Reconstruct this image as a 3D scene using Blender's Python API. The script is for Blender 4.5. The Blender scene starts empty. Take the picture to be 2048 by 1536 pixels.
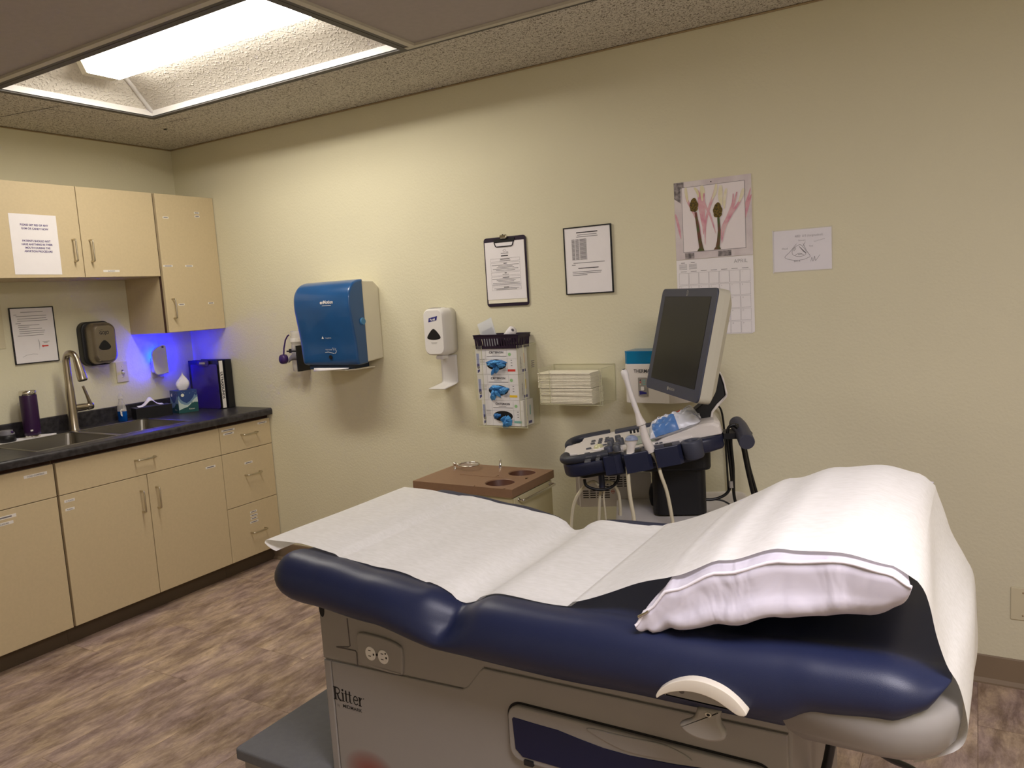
import bpy, bmesh, math, random
from mathutils import Vector, Matrix
random.seed(7)
PI = math.pi
scn = bpy.context.scene
col = scn.collection

# ------------------------------------------------------------------ camera
F_PX = 1553.67
CAM = Vector((4.141, -3.0831, 1.4748))
_y, _p, _r = (math.radians(a) for a in (31.1606, -6.601, -3.4926))
FW = Vector((-math.sin(_y)*math.cos(_p), math.cos(_y)*math.cos(_p), math.sin(_p)))
_rt = Vector((math.cos(_y), math.sin(_y), 0)); _up = _rt.cross(FW)
RT = _rt*math.cos(_r) + _up*math.sin(_r)
UP = -_rt*math.sin(_r) + _up*math.cos(_r)
cd = bpy.data.cameras.new('camera'); cam = bpy.data.objects.new('camera', cd); col.objects.link(cam)
cd.sensor_fit = 'HORIZONTAL'; cd.sensor_width = 36.0; cd.lens = 36.0*F_PX/2048; cd.clip_start = .05
cam.matrix_world = Matrix(((RT.x, UP.x, -FW.x, CAM.x), (RT.y, UP.y, -FW.y, CAM.y), (RT.z, UP.z, -FW.z, CAM.z), (0, 0, 0, 1)))
scn.camera = cam

# ------------------------------------------------------------------ light and exposure
scn.view_settings.view_transform = 'Standard'; scn.view_settings.look = 'None'
scn.view_settings.gamma = 1.0; scn.view_settings.use_curve_mapping = False
scn.view_settings.exposure = 1.2
scn.cycles.transparent_max_bounces = 32; scn.cycles.max_bounces = 12
wd = bpy.data.worlds.new('world'); scn.world = wd; wd.use_nodes = True
wd.node_tree.nodes['Background'].inputs[0].default_value = (.75, .72, .8, 1)
wd.node_tree.nodes['Background'].inputs[1].default_value = .02
LENS_POWER = 15.0          # emission of the ceiling lamp's lens
def area(name, loc, size, size_y, power, color, rot=(0, 0, 0)):
    l = bpy.data.lights.new(name, 'AREA'); l.shape = 'RECTANGLE'; l.size = size; l.size_y = size_y
    l.energy = power; l.color = color
    o = bpy.data.objects.new(name, l); col.objects.link(o); o.location = loc; o.rotation_euler = rot
    return o
# added fill light under the ceiling, out of view, brightening the right side
area('ceiling_fill_light', (4.55, -2.55, 2.43), 1.2, .6, 25.0, (.93, .88, .95))

# pixel of the photograph -> point on a known plane of the room
def ray(u, v): return (u-1024)/F_PX*RT - (v-768)/F_PX*UP + FW
def at(u, v, ax, val):
    d = ray(u, v); t = (val-CAM[ax])/d[ax]
    return CAM + d*t
def on_plane(u, v, M):
    """hit the local z=0 plane of frame M; gives local (x, y)"""
    n = M.col[2].xyz; o = M.col[3].xyz; d = ray(u, v)
    P = CAM + d*((o-CAM).dot(n)/d.dot(n)) - o
    return P.dot(M.col[0].xyz), P.dot(M.col[1].xyz)

# ------------------------------------------------------------------ materials
def srgb(r, g, b):
    f = lambda c: (c/12.92 if c <= .04045 else ((c+.055)/1.055)**2.4)
    return (f(r/255), f(g/255), f(b/255), 1)
MATS = {}
def mat(name, c, rough=.5, metal=0., spec=.5, bump=0, bscale=200, noise=0, nscale=8, c2=None, trans=0, alpha=1, ior=1.45, emit=None, coat=0, detail=4):
    m = bpy.data.materials.new(name); m.use_nodes = True; nt = m.node_tree; b = nt.nodes['Principled BSDF']
    b.inputs['Base Color'].default_value = c; b.inputs['Roughness'].default_value = rough
    b.inputs['Metallic'].default_value = metal; b.inputs['Specular IOR Level'].default_value = spec
    b.inputs['Transmission Weight'].default_value = trans; b.inputs['Alpha'].default_value = alpha
    b.inputs['IOR'].default_value = ior; b.inputs['Coat Weight'].default_value = coat
    if emit: b.inputs['Emission Color'].default_value = emit[0]; b.inputs['Emission Strength'].default_value = emit[1]
    tc = None
    if noise or c2:
        tc = nt.nodes.new('ShaderNodeTexCoord'); n = nt.nodes.new('ShaderNodeTexNoise'); n.inputs['Scale'].default_value = nscale
        n.inputs['Detail'].default_value = detail
        nt.links.new(tc.outputs['Object'], n.inputs['Vector'])
        mx = nt.nodes.new('ShaderNodeMix'); mx.data_type = 'RGBA'
        cc = c2 or tuple(max(0, x*(1-noise)) for x in c[:3])+(1,)
        mx.inputs[6].default_value = c; mx.inputs[7].default_value = cc
        rp = nt.nodes.new('ShaderNodeMapRange'); rp.inputs[1].default_value = .35; rp.inputs[2].default_value = .65
        nt.links.new(n.outputs[0], rp.inputs[0]); nt.links.new(rp.outputs[0], mx.inputs[0]); nt.links.new(mx.outputs[2], b.inputs['Base Color'])
    if bump:
        tc = tc or nt.nodes.new('ShaderNodeTexCoord'); n = nt.nodes.new('ShaderNodeTexNoise'); n.inputs['Scale'].default_value = bscale
        n.inputs['Detail'].default_value = 3
        nt.links.new(tc.outputs['Object'], n.inputs['Vector']); bp = nt.nodes.new('ShaderNodeBump')
        bp.inputs['Strength'].default_value = bump; bp.inputs['Distance'].default_value = .002
        nt.links.new(n.outputs[0], bp.inputs['Height']); nt.links.new(bp.outputs[0], b.inputs['Normal'])
    MATS[name] = m
    return m

mat('wall_paint', srgb(221, 215, 187), .85, bump=.55, bscale=95, noise=.03, nscale=2)
mat('cabinet', srgb(207, 189, 153), .6, bump=.1, bscale=500, noise=.04, nscale=90)
mat('cabinet_edge', srgb(160, 140, 106), .6)
mat('seam', srgb(60, 38, 28), .9)
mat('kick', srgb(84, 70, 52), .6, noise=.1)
mat('base_rubber', srgb(134, 116, 94), .6, noise=.05)
mat('handle_metal', srgb(205, 196, 176), .32, metal=1, noise=.05, nscale=60)
mat('sticker', srgb(236, 232, 226), .5, noise=.02, nscale=50)
mat('ink', srgb(40, 36, 44), .8)
mat('ink_grey', srgb(120, 116, 120), .8)
mat('ink_purple', srgb(66, 42, 120), .8)
mat('paper', srgb(240, 236, 238), .85, noise=.02, nscale=20)
mat('laminate_black', srgb(37, 36, 39), .36, c2=srgb(60, 57, 60), nscale=45, bump=.05, bscale=150)
mat('steel', srgb(150, 146, 138), .38, metal=1, bump=.08, bscale=260)
mat('nickel', srgb(186, 176, 160), .26, metal=1, noise=.04, nscale=30)
mat('chrome', srgb(225, 222, 214), .12, metal=1, noise=.02)
mat('plate_beige', srgb(212, 203, 172), .45, noise=.02)
mat('slot_black', srgb(16, 14, 16), .6, noise=.1)
mat('purple_metal', srgb(52, 22, 66), .38, noise=.12, nscale=200)
mat('purple_plastic', srgb(60, 34, 92), .4, noise=.08)
mat('purple_dark', srgb(38, 22, 46), .5, noise=.1)
mat('black_plastic', srgb(26, 26, 30), .42, noise=.12, nscale=40)
mat('grey_plastic', srgb(118, 116, 124), .5, noise=.08)
mat('white_plastic', srgb(228, 225, 222), .38, noise=.02)
mat('cream_plastic', srgb(222, 216, 196), .45, noise=.03)
mat('blue_plastic', srgb(26, 82, 138), .3, noise=.15, nscale=6, coat=.4)
mat('blue_smoke', srgb(24, 46, 76), .35, noise=.15, nscale=12)
mat('blue_bottle', srgb(70, 130, 176), .35)
mat('clear', (.97, .97, .93, 1), .03, trans=1, ior=1.2)
mat('clear_edge', srgb(216, 214, 180), .2, alpha=.75, noise=.02)
mat('soap_blue', srgb(20, 110, 215), .1, trans=.6, ior=1.3, noise=.05)
mat('carton', srgb(228, 226, 226), .55, noise=.02)
mat('glove', srgb(84, 162, 226), .55, noise=.25, nscale=40)
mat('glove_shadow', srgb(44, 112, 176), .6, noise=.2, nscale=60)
mat('stripe_blue', srgb(150, 158, 205), .6); mat('stripe_navy', srgb(38, 36, 120), .6)
mat('red', srgb(206, 58, 48), .6); mat('yellow', srgb(232, 196, 44), .6); mat('teal', srgb(120, 176, 170), .6); mat('green_dot', srgb(150, 196, 140), .6)
mat('fold_paper', srgb(240, 234, 214), .9, noise=.04, nscale=60)
mat('brown_top', srgb(142, 110, 84), .45, noise=.06, nscale=60, bump=.1, bscale=300)
mat('cart_body', srgb(216, 206, 164), .5, noise=.03)
mat('sono_white', srgb(224, 218, 212), .4, noise=.02)
mat('sono_grey', srgb(158, 155, 150), .55, noise=.04)
mat('sono_navy', srgb(34, 38, 62), .38, noise=.1, nscale=30)
mat('sono_black', srgb(13, 13, 18), .5, noise=.1)
mat('bezel', srgb(62, 65, 80), .5, noise=.04)
mat('mon_side', srgb(190, 186, 170), .42, noise=.03)
mat('grip_dark', srgb(46, 49, 60), .5, noise=.06)
mat('screen', srgb(20, 20, 18), .3, spec=.25, noise=.1)
mat('screen_teal', srgb(160, 172, 160), .3, noise=.03)
mat('key_grey', srgb(84, 86, 92), .5, noise=.08)
mat('trackball', srgb(206, 204, 160), .15, noise=.05)
mat('cable_cream', srgb(214, 206, 180), .45, noise=.04)
mat('cable_black', srgb(14, 14, 16), .35, noise=.1)
mat('probe_head', srgb(128, 140, 168), .4, noise=.04)
mat('vinyl', srgb(28, 35, 64), .42, bump=.12, bscale=900, noise=.05, nscale=30)
mat('base_paint', srgb(146, 142, 138), .33, noise=.015, nscale=30)
mat('base_groove', srgb(92, 86, 86), .7)
mat('insert_navy', srgb(10, 18, 58), .5, noise=.06)
mat('step_grey', srgb(96, 96, 98), .7, bump=.3, bscale=700, noise=.08, nscale=60)
mat('lever_cream', srgb(214, 206, 190), .4, noise=.02)
mat('lever_grey', srgb(150, 145, 138), .45, noise=.03)
mat('pillow', srgb(240, 236, 244), .5, bump=.0, noise=.02, nscale=12)
mat('tee', srgb(196, 190, 176), .5, noise=.03)
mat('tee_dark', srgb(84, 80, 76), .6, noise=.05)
mat('tile_smooth', srgb(176, 168, 164), .9, bump=.15, bscale=300, noise=.05, nscale=40)
mat('blue_glow', srgb(10, 20, 200), .5, emit=((.0, .004, 1, 1), 8))
mat('red_glaze', srgb(190, 96, 84), .7)

# procedural specials
def nodes(m): return m.node_tree, m.node_tree.nodes, m.node_tree.links
def fissured():
    m = mat('tile_fissured', srgb(205, 198, 182), .95); nt, N, L = nodes(m); b = N['Principled BSDF']
    tc = N.new('ShaderNodeTexCoord'); mp = N.new('ShaderNodeMapping'); mp.inputs['Scale'].default_value = (1, 1.0, 1)
    no = N.new('ShaderNodeTexNoise'); no.inputs['Scale'].default_value = 125; no.inputs['Detail'].default_value = 1.5; no.inputs['Distortion'].default_value = 1.5
    wp = N.new('ShaderNodeTexNoise'); wp.inputs['Scale'].default_value = 14
    r = N.new('ShaderNodeValToRGB'); r.color_ramp.elements[0].position = .40; r.color_ramp.elements[0].color = srgb(112, 103, 90)
    r.color_ramp.elements[1].position = .46; r.color_ramp.elements[1].color = srgb(212, 207, 196)
    L.new(tc.outputs['Object'], mp.inputs[0]); L.new(mp.outputs[0], no.inputs[0]); L.new(no.outputs[0], r.inputs[0]); L.new(r.outputs[0], b.inputs['Base Color'])
    bp = N.new('ShaderNodeBump'); bp.inputs['Strength'].default_value = .4; bp.inputs['Distance'].default_value = .003
    L.new(no.outputs[0], bp.inputs['Height']); L.new(bp.outputs[0], b.inputs['Normal'])
fissured()
def popcorn():
    m = mat('popcorn', srgb(224, 218, 208), .9); nt, N, L = nodes(m); b = N['Principled BSDF']
    tc = N.new('ShaderNodeTexCoord'); v = N.new('ShaderNodeTexNoise'); v.inputs['Scale'].default_value = 95; v.inputs['Detail'].default_value = 1
    r = N.new('ShaderNodeMapRange'); r.inputs[1].default_value = .5; r.inputs[2].default_value = .72
    bp = N.new('ShaderNodeBump'); bp.inputs['Strength'].default_value = .55; bp.inputs['Distance'].default_value = .006
    L.new(tc.outputs['Object'], v.inputs[0]); L.new(v.outputs[0], r.inputs[0]); L.new(r.outputs[0], bp.inputs['Height']); L.new(bp.outputs[0], b.inputs['Normal'])
popcorn()
def floor_mat():
    m = mat('floor_vinyl', srgb(150, 130, 115), .5); nt, N, L = nodes(m); b = N['Principled BSDF']
    tc = N.new('ShaderNodeTexCoord')
    br = N.new('ShaderNodeTexBrick'); br.offset = .37; br.inputs['Scale'].default_value = 1
    mb = N.new('ShaderNodeMapping'); mb.inputs['Rotation'].default_value = (0, 0, PI/2)
    br.inputs['Brick Width'].default_value = .914; br.inputs['Row Height'].default_value = .305; br.inputs['Mortar Size'].default_value = .0012
    br.inputs['Color1'].default_value = (0, 0, 0, 1); br.inputs['Color2'].default_value = (1, 1, 1, 1); br.inputs['Mortar'].default_value = (.4, .4, .4, 1)
    L.new(tc.outputs['Object'], mb.inputs[0]); L.new(mb.outputs[0], br.inputs[0])
    def n(scale, sx, sy, det, rough=.6, dist=0):
        mp = N.new('ShaderNodeMapping'); mp.inputs['Scale'].default_value = (sx, sy, 1); t = N.new('ShaderNodeTexNoise'); t.noise_dimensions = '4D'
        t.inputs['Scale'].default_value = scale; t.inputs['Detail'].default_value = det; t.inputs['Roughness'].default_value = rough; t.inputs['Distortion'].default_value = dist
        L.new(tc.outputs['Object'], mp.inputs[0]); L.new(mp.outputs[0], t.inputs['Vector'])
        w = N.new('ShaderNodeMath'); w.operation = 'MULTIPLY'; w.inputs[1].default_value = 1.1; L.new(br.outputs[0], w.inputs[0]); L.new(w.outputs[0], t.inputs['W'])
        return t
    a = n(4.6, 3.4, 1.15, 10, .74, .35); c = n(5.5, 1.7, .8, 6, .65); d = n(13, 3.2, 1.2, 7, .75, .4)
    r = N.new('ShaderNodeValToRGB'); cr = r.color_ramp
    cr.elements[0].position = .33; cr.elements[0].color = srgb(124, 108, 98)
    cr.elements[1].position = .7; cr.elements[1].color = srgb(240, 228, 214)
    for p, cc in ((.43, (158, 142, 132)), (.5, (182, 167, 157)), (.57, (205, 189, 176))):
        e = cr.elements.new(p); e.color = srgb(*cc)
    L.new(a.outputs[0], r.inputs[0])
    r2 = N.new('ShaderNodeValToRGB'); r2.color_ramp.elements[0].position = .4; r2.color_ramp.elements[0].color = srgb(214, 196, 200)
    r2.color_ramp.elements[1].position = .6; r2.color_ramp.elements[1].color = srgb(242, 226, 198)
    L.new(c.outputs[0], r2.inputs[0])
    mx = N.new('ShaderNodeMix'); mx.data_type = 'RGBA'; mx.blend_type = 'MULTIPLY'; mx.inputs[0].default_value = .75
    L.new(r.outputs[0], mx.inputs[6]); L.new(r2.outputs[0], mx.inputs[7])
    r3 = N.new('ShaderNodeMapRange'); r3.inputs[1].default_value = .3; r3.inputs[2].default_value = .44; r3.inputs[3].default_value = .62; r3.inputs[4].default_value = 1.0
    L.new(d.outputs[0], r3.inputs[0]); mx2 = N.new('ShaderNodeMix'); mx2.data_type = 'RGBA'; mx2.blend_type = 'MULTIPLY'; mx2.inputs[0].default_value = .8
    L.new(mx.outputs[2], mx2.inputs[6]); L.new(r3.outputs[0], mx2.inputs[7])
    mx3 = N.new('ShaderNodeMix'); mx3.data_type = 'RGBA'; mx3.blend_type = 'MULTIPLY'; L.new(br.outputs['Fac'], mx3.inputs[0]); mx3.inputs[7].default_value = (.6, .55, .5, 1)
    L.new(mx2.outputs[2], mx3.inputs[6]); L.new(mx3.outputs[2], b.inputs['Base Color'])
    b.inputs['Roughness'].default_value = .42
floor_mat()
def exam_paper():
    m = bpy.data.materials.new('exam_paper'); m.use_nodes = True; nt, N, L = nodes(m); N.clear()
    out = N.new('ShaderNodeOutputMaterial'); tr = N.new('ShaderNodeBsdfTransparent'); di = N.new('ShaderNodeBsdfDiffuse'); tl = N.new('ShaderNodeBsdfTranslucent')
    tc = N.new('ShaderNodeTexCoord'); no = N.new('ShaderNodeTexNoise'); no.inputs['Scale'].default_value = 130; no.inputs['Detail'].default_value = 4
    mp = N.new('ShaderNodeMapping'); mp.inputs['Scale'].default_value = (.35, 1, 1); L.new(tc.outputs['Object'], mp.inputs[0]); L.new(mp.outputs[0], no.inputs[0])
    r = N.new('ShaderNodeValToRGB'); r.color_ramp.elements[0].position = .3; r.color_ramp.elements[0].color = srgb(238, 236, 229)
    r.color_ramp.elements[1].position = .7; r.color_ramp.elements[1].color = srgb(249, 247, 242); L.new(no.outputs[0], r.inputs[0])
    L.new(r.outputs[0], di.inputs[0]); tl.inputs[0].default_value = srgb(244, 242, 232)
    bp = N.new('ShaderNodeBump'); bp.inputs['Strength'].default_value = .12; bp.inputs['Distance'].default_value = .002; L.new(no.outputs[0], bp.inputs['Height']); L.new(bp.outputs[0], di.inputs['Normal'])
    a = N.new('ShaderNodeMixShader'); a.inputs[0].default_value = .2; L.new(di.outputs[0], a.inputs[1]); L.new(tl.outputs[0], a.inputs[2])
    b = N.new('ShaderNodeMixShader'); b.inputs[0].default_value = .05; L.new(a.outputs[0], b.inputs[1]); L.new(tr.outputs[0], b.inputs[2]); L.new(b.outputs[0], out.inputs[0])
    MATS['exam_paper'] = m
exam_paper()
def film(name, tint, opacity, rough=.08):
    """thin clear plastic: see-through with a gloss"""
    m = bpy.data.materials.new(name); m.use_nodes = True; nt, N, L = nodes(m); N.clear()
    out = N.new('ShaderNodeOutputMaterial'); tr = N.new('ShaderNodeBsdfTransparent'); tr.inputs[0].default_value = tint
    gl = N.new('ShaderNodeBsdfGlossy'); gl.inputs['Roughness'].default_value = rough; di = N.new('ShaderNodeBsdfDiffuse'); di.inputs[0].default_value = tint
    fr = N.new('ShaderNodeFresnel'); fr.inputs[0].default_value = 1.3
    tc = N.new('ShaderNodeTexCoord'); no = N.new('ShaderNodeTexNoise'); no.inputs['Scale'].default_value = 6; L.new(tc.outputs['Object'], no.inputs[0])
    bp = N.new('ShaderNodeBump'); bp.inputs['Strength'].default_value = .05; L.new(no.outputs[0], bp.inputs['Height']); L.new(bp.outputs[0], gl.inputs['Normal'])
    a = N.new('ShaderNodeMixShader'); a.inputs[0].default_value = opacity; L.new(tr.outputs[0], a.inputs[1]); L.new(di.outputs[0], a.inputs[2])
    b = N.new('ShaderNodeMixShader'); ge = N.new('ShaderNodeNewGeometry'); iv = N.new('ShaderNodeMath'); iv.operation = 'SUBTRACT'; iv.inputs[0].default_value = 1; L.new(ge.outputs['Backfacing'], iv.inputs[1])
    ml = N.new('ShaderNodeMath'); ml.operation = 'MULTIPLY'; L.new(fr.outputs[0], ml.inputs[0]); L.new(iv.outputs[0], ml.inputs[1]); L.new(ml.outputs[0], b.inputs[0]); L.new(a.outputs[0], b.inputs[1]); L.new(gl.outputs[0], b.inputs[2]); L.new(b.outputs[0], out.inputs[0])
    MATS[name] = m
film('acrylic', (.985, .985, .96, 1), .03); film('bag', (.86, .88, .93, 1), .42, .15); film('bottle_clear', (.88, .86, .86, 1), .3, .1)
film('blue_lid', (.02, .42, .75, 1), .35, .1); film('sheet_sleeve', (.99, .99, 1, 1), .06, .1)

# ------------------------------------------------------------------ geometry helpers
def frame(o, x, y, z=None):
    x = Vector(x).normalized(); y = Vector(y); y = (y - x*y.dot(x)).normalized(); z = x.cross(y)
    return Matrix(((x.x, y.x, z.x, o[0]), (x.y, y.y, z.y, o[1]), (x.z, y.z, z.z, o[2]), (0, 0, 0, 1)))
def F_back(x, z, y=0.): return frame((x, y, z), (1, 0, 0), (0, 0, 1))        # local z points out of the back wall (-y)
def F_left(y, z, x=0.): return frame((x, y, z), (0, 1, 0), (0, 0, 1))        # local z points out of the left wall (+x)
def F_top(x, y, z, a=0.): return Matrix.Translation((x, y, z)) @ Matrix.Rotation(a, 4, 'Z')
I4 = Matrix.Identity(4)
def rrect(w, h, r=0., n=5, cx=0., cy=0.):
    r = min(r, w/2-1e-5, h/2-1e-5)
    if r <= 0: return [(cx-w/2, cy-h/2), (cx+w/2, cy-h/2), (cx+w/2, cy+h/2), (cx-w/2, cy+h/2)]
    P = []
    for sx, sy, a0 in ((1, -1, -PI/2), (1, 1, 0), (-1, 1, PI/2), (-1, -1, PI)):
        for i in range(n+1):
            a = a0 + PI/2*i/n; P.append((cx+sx*(w/2-r)+r*math.cos(a), cy+sy*(h/2-r)+r*math.sin(a)))
    return P
def ellipse(rx, ry, n=28, cx=0, cy=0): return [(cx+rx*math.cos(2*PI*i/n), cy+ry*math.sin(2*PI*i/n)) for i in range(n)]
def inset(P, d):
    n = len(P); A = sum(P[i][0]*P[(i+1) % n][1]-P[(i+1) % n][0]*P[i][1] for i in range(n)); s = 1 if A > 0 else -1; Q = []
    for i in range(n):
        a, b, c = Vector(P[i-1]), Vector(P[i]), Vector(P[(i+1) % n]); e1 = (b-a); e2 = (c-b)
        if e1.length < 1e-9 or e2.length < 1e-9: Q.append(tuple(b)); continue
        e1.normalize(); e2.normalize(); n1 = Vector((-e1.y, e1.x))*s; n2 = Vector((-e2.y, e2.x))*s; m = n1+n2
        m = m/m.length if m.length > 1e-6 else n1; k = max(.45, m.dot(n1)); Q.append(tuple(b+m*(d/k)))
    return Q
def spline(P, n=8, closed=False):
    P = [Vector(p) for p in P]; R = []; N = len(P); cnt = N if closed else N-1
    for i in range(cnt):
        p0 = P[i-1] if (i or closed) else P[0]; p1 = P[i]; p2 = P[(i+1) % N]; p3 = P[(i+2) % N] if (closed or i+2 < N) else P[-1]
        for k in range(n):
            t = k/n; R.append(.5*((2*p1)+(-p0+p2)*t+(2*p0-5*p1+4*p2-p3)*t*t+(-p0+3*p1-3*p2+p3)*t**3))
    if not closed: R.append(P[-1])
    return R
def lerp_tab(T, x):
    if x <= T[0][0]: return T[0][1]
    for (a, b), (c, d) in zip(T, T[1:]):
        if x <= c: t = (x-a)/(c-a); return b+(d-b)*t
    return T[-1][1]
def smooth_tab(T, x):
    if x <= T[0][0]: return T[0][1]
    for (a, b), (c, d) in zip(T, T[1:]):
        if x <= c: t = (x-a)/(c-a); t = t*t*(3-2*t); return b+(d-b)*t
    return T[-1][1]

class MB:
    def __init__(s): s.v = []; s.f = []; s.m = []; s.mats = []; s.sm = []
    def mi(s, m):
        if m not in s.mats: s.mats.append(m)
        return s.mats.index(m)
    def add(s, V, Fs, m, M=I4, smooth=False):
        k = len(s.v); s.v += [M @ Vector(p) for p in V]; i = s.mi(m)
        for f in Fs: s.f.append([a+k for a in f]); s.m.append(i); s.sm.append(smooth)
        return s
    def box(s, a, b, m, M=I4):
        x0, y0, z0 = a; x1, y1, z1 = b
        V = [(x0, y0, z0), (x1, y0, z0), (x1, y1, z0), (x0, y1, z0), (x0, y0, z1), (x1, y0, z1), (x1, y1, z1), (x0, y1, z1)]
        return s.add(V, [(0, 3, 2, 1), (4, 5, 6, 7), (0, 1, 5, 4), (1, 2, 6, 5), (2, 3, 7, 6), (3, 0, 4, 7)], m, M)
    def slab(s, P, z0, z1, m, M=I4, ch=0., back=False, smooth=False, steps=1, mside=None):
        """outline P in local xy, from z0 (back) to z1 (front), front edge rounded by ch"""
        A = sum(P[i][0]*P[(i+1) % len(P)][1]-P[(i+1) % len(P)][0]*P[i][1] for i in range(len(P)))
        if A < 0: P = P[::-1]
        n = len(P); rings = []
        if back and ch:
            for i in range(steps, 0, -1):
                a = PI/2*i/steps; rings.append([(x, y, z0+ch*(1-math.sin(a))) for x, y in inset(P, ch*(1-math.cos(a)))])
        rings.append([(x, y, z0+(ch if back else 0)) for x, y in P])
        rings.append([(x, y, z1-ch) for x, y in P])
        if ch:
            for i in range(1, steps+1):
                a = PI/2*i/steps; rings.append([(x, y, z1-ch+ch*math.sin(a)) for x, y in inset(P, ch*(1-math.cos(a)))])
        V = [p for r in rings for p in r]; Fs = [tuple(range(n-1, -1, -1)), tuple(range((len(rings)-1)*n, len(rings)*n))]
        s.add(V, Fs, m, M, False); k = len(s.v)-len(V); i0 = s.mi(mside or m)
        for r in range(len(rings)-1):
            for i in range(n):
                j = (i+1) % n; s.f.append([k+r*n+i, k+r*n+j, k+(r+1)*n+j, k+(r+1)*n+i]); s.m.append(i0); s.sm.append(smooth)
        return s
    def tube(s, P, r, m, M=I4, n=10, closed=False, flat=1.):
        P = [Vector(p) for p in P]; R = r if isinstance(r, (list, tuple)) else [r]*len(P); V = []; prev = None; N = len(P)
        for i, p in enumerate(P):
            t = (P[(i+1) % N]-P[i-1]) if closed else (P[min(i+1, N-1)]-P[max(i-1, 0)]); t.normalize()
            u = prev - t*prev.dot(t) if prev else (Vector((0, 0, 1)).cross(t) if abs(t.z) < .9 else Vector((1, 0, 0)).cross(t))
            u.normalize(); w = t.cross(u); prev = u
            for k in range(n):
                a = 2*PI*k/n; V.append(p+(u*math.cos(a)+w*math.sin(a)*flat)*R[i])
        Fs = [(i*n+k, i*n+(k+1) % n, ((i+1) % N)*n+(k+1) % n, ((i+1) % N)*n+k) for i in range(N if closed else N-1) for k in range(n)]
        s.add(V, Fs, m, M, True)
        if not closed: s.add(V[:n], [tuple(range(n-1, -1, -1))], m, M); s.add(V[-n:], [tuple(range(n))], m, M)
        return s
    def lathe(s, prof, m, M=I4, n=28, sx=1., sy=1., smooth=True):
        V = [(r*math.cos(2*PI*k/n)*sx, r*math.sin(2*PI*k/n)*sy, z) for r, z in prof for k in range(n)]
        Fs = [(i*n+k, i*n+(k+1) % n, (i+1)*n+(k+1) % n, (i+1)*n+k) for i in range(len(prof)-1) for k in range(n)]
        s.add(V, Fs, m, M, smooth)
        if prof[0][0] > 1e-6: s.add(V[:n], [tuple(range(n-1, -1, -1))], m, M)
        if prof[-1][0] > 1e-6: s.add(V[-n:], [tuple(range(n))], m, M)
        return s
    def grid(s, fn, nu, nv, m, M=I4, smooth=True, cu=False, cv=False):
        V = [fn(i/(nu if cu else nu-1), j/(nv if cv else nv-1)) for i in range(nu) for j in range(nv)]
        Fs = [(i*nv+j, ((i+1) % nu)*nv+j, ((i+1) % nu)*nv+(j+1) % nv, i*nv+(j+1) % nv) for i in range(nu if cu else nu-1) for j in range(nv if cv else nv-1)]
        return s.add(V, Fs, m, M, smooth)
    def text(s, t, x, y, h, m, M=I4, align='CENTER', z=.0004, sx=1., rot=0., bold=0.):
        """h = capital height"""
        c = bpy.data.curves.new('t', 'FONT'); c.body = t; c.size = h/.70; c.align_x = align; c.extrude = 0; c.offset = bold; c.resolution_u = 3
        o = bpy.data.objects.new('t', c); me = bpy.data.meshes.new_from_object(o)
        T = M @ Matrix.Translation((x, y, z)) @ Matrix.Rotation(rot, 4, 'Z') @ Matrix.Diagonal((sx, 1, 1, 1))
        s.add([v.co.copy() for v in me.vertices], [tuple(p.vertices) for p in me.polygons], m, T)
        bpy.data.objects.remove(o); bpy.data.curves.remove(c); bpy.data.meshes.remove(me)
        return s
    def line(s, x0, x1, y, h, m, M=I4, z=.0004): return s.add([(x0, y-h/2, z), (x1, y-h/2, z), (x1, y+h/2, z), (x0, y+h/2, z)], [(0, 1, 2, 3)], m, M)
    def stroke(s, P, w, m, M=I4, z=.0004):
        P = [Vector(p) for p in P]; V = []
        for i, p in enumerate(P):
            t = P[min(i+1, len(P)-1)]-P[max(i-1, 0)]; t = t.normalized() if t.length else Vector((1, 0)); q = Vector((-t.y, t.x))*w/2
            V += [(p.x+q.x, p.y+q.y, z), (p.x-q.x, p.y-q.y, z)]
        return s.add(V, [(2*i, 2*i+1, 2*i+3, 2*i+2) for i in range(len(P)-1)], m, M)
    def build(s, name, parent=None, bevel=0., seg=2, label=None, sub=0, solid=0., recalc=False):
        me = bpy.data.meshes.new(name)
        if parent is not None: o0 = Vector(parent['_o'])
        else:
            xs, ys, zs = zip(*[tuple(p) for p in s.v]); o0 = Vector(((min(xs)+max(xs))/2, (min(ys)+max(ys))/2, min(zs)))
        me.from_pydata([tuple(p-o0) for p in s.v], [], s.f)
        for m in s.mats: me.materials.append(MATS[m])
        for p, i, sm in zip(me.polygons, s.m, s.sm): p.material_index = i; p.use_smooth = sm
        me.validate(); me.update()
        if recalc:
            bm = bmesh.new(); bm.from_mesh(me); bmesh.ops.remove_doubles(bm, verts=bm.verts, dist=1e-5); bmesh.ops.recalc_face_normals(bm, faces=bm.faces); bm.to_mesh(me); bm.free()
        o = bpy.data.objects.new(name, me); col.objects.link(o)
        if parent is not None: o.parent = parent
        else: o.location = o0
        o['_o'] = tuple(o0)
        if label: o['label'] = label
        if solid: md = o.modifiers.new('s', 'SOLIDIFY'); md.thickness = solid; md.offset = 0
        if bevel:
            md = o.modifiers.new('b', 'BEVEL'); md.width = bevel; md.segments = seg; md.limit_method = 'ANGLE'; md.angle_limit = math.radians(40)
            md.use_clamp_overlap = True
        if sub: md = o.modifiers.new('u', 'SUBSURF'); md.levels = sub; md.render_levels = sub
        return o
def thing(name, label, cat, loc, group=None):
    o = bpy.data.objects.new(name, None); col.objects.link(o); o.location = loc; o['_o'] = tuple(loc); o.empty_display_size = .05
    o['label'] = label; o['category'] = cat
    if group: o['group'] = group
    return o
def tag(o, label, cat, group=None):
    o['label'] = label; o['category'] = cat
    if group: o['group'] = group
    return o
def struct(o): o['kind'] = 'structure'; return o
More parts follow.
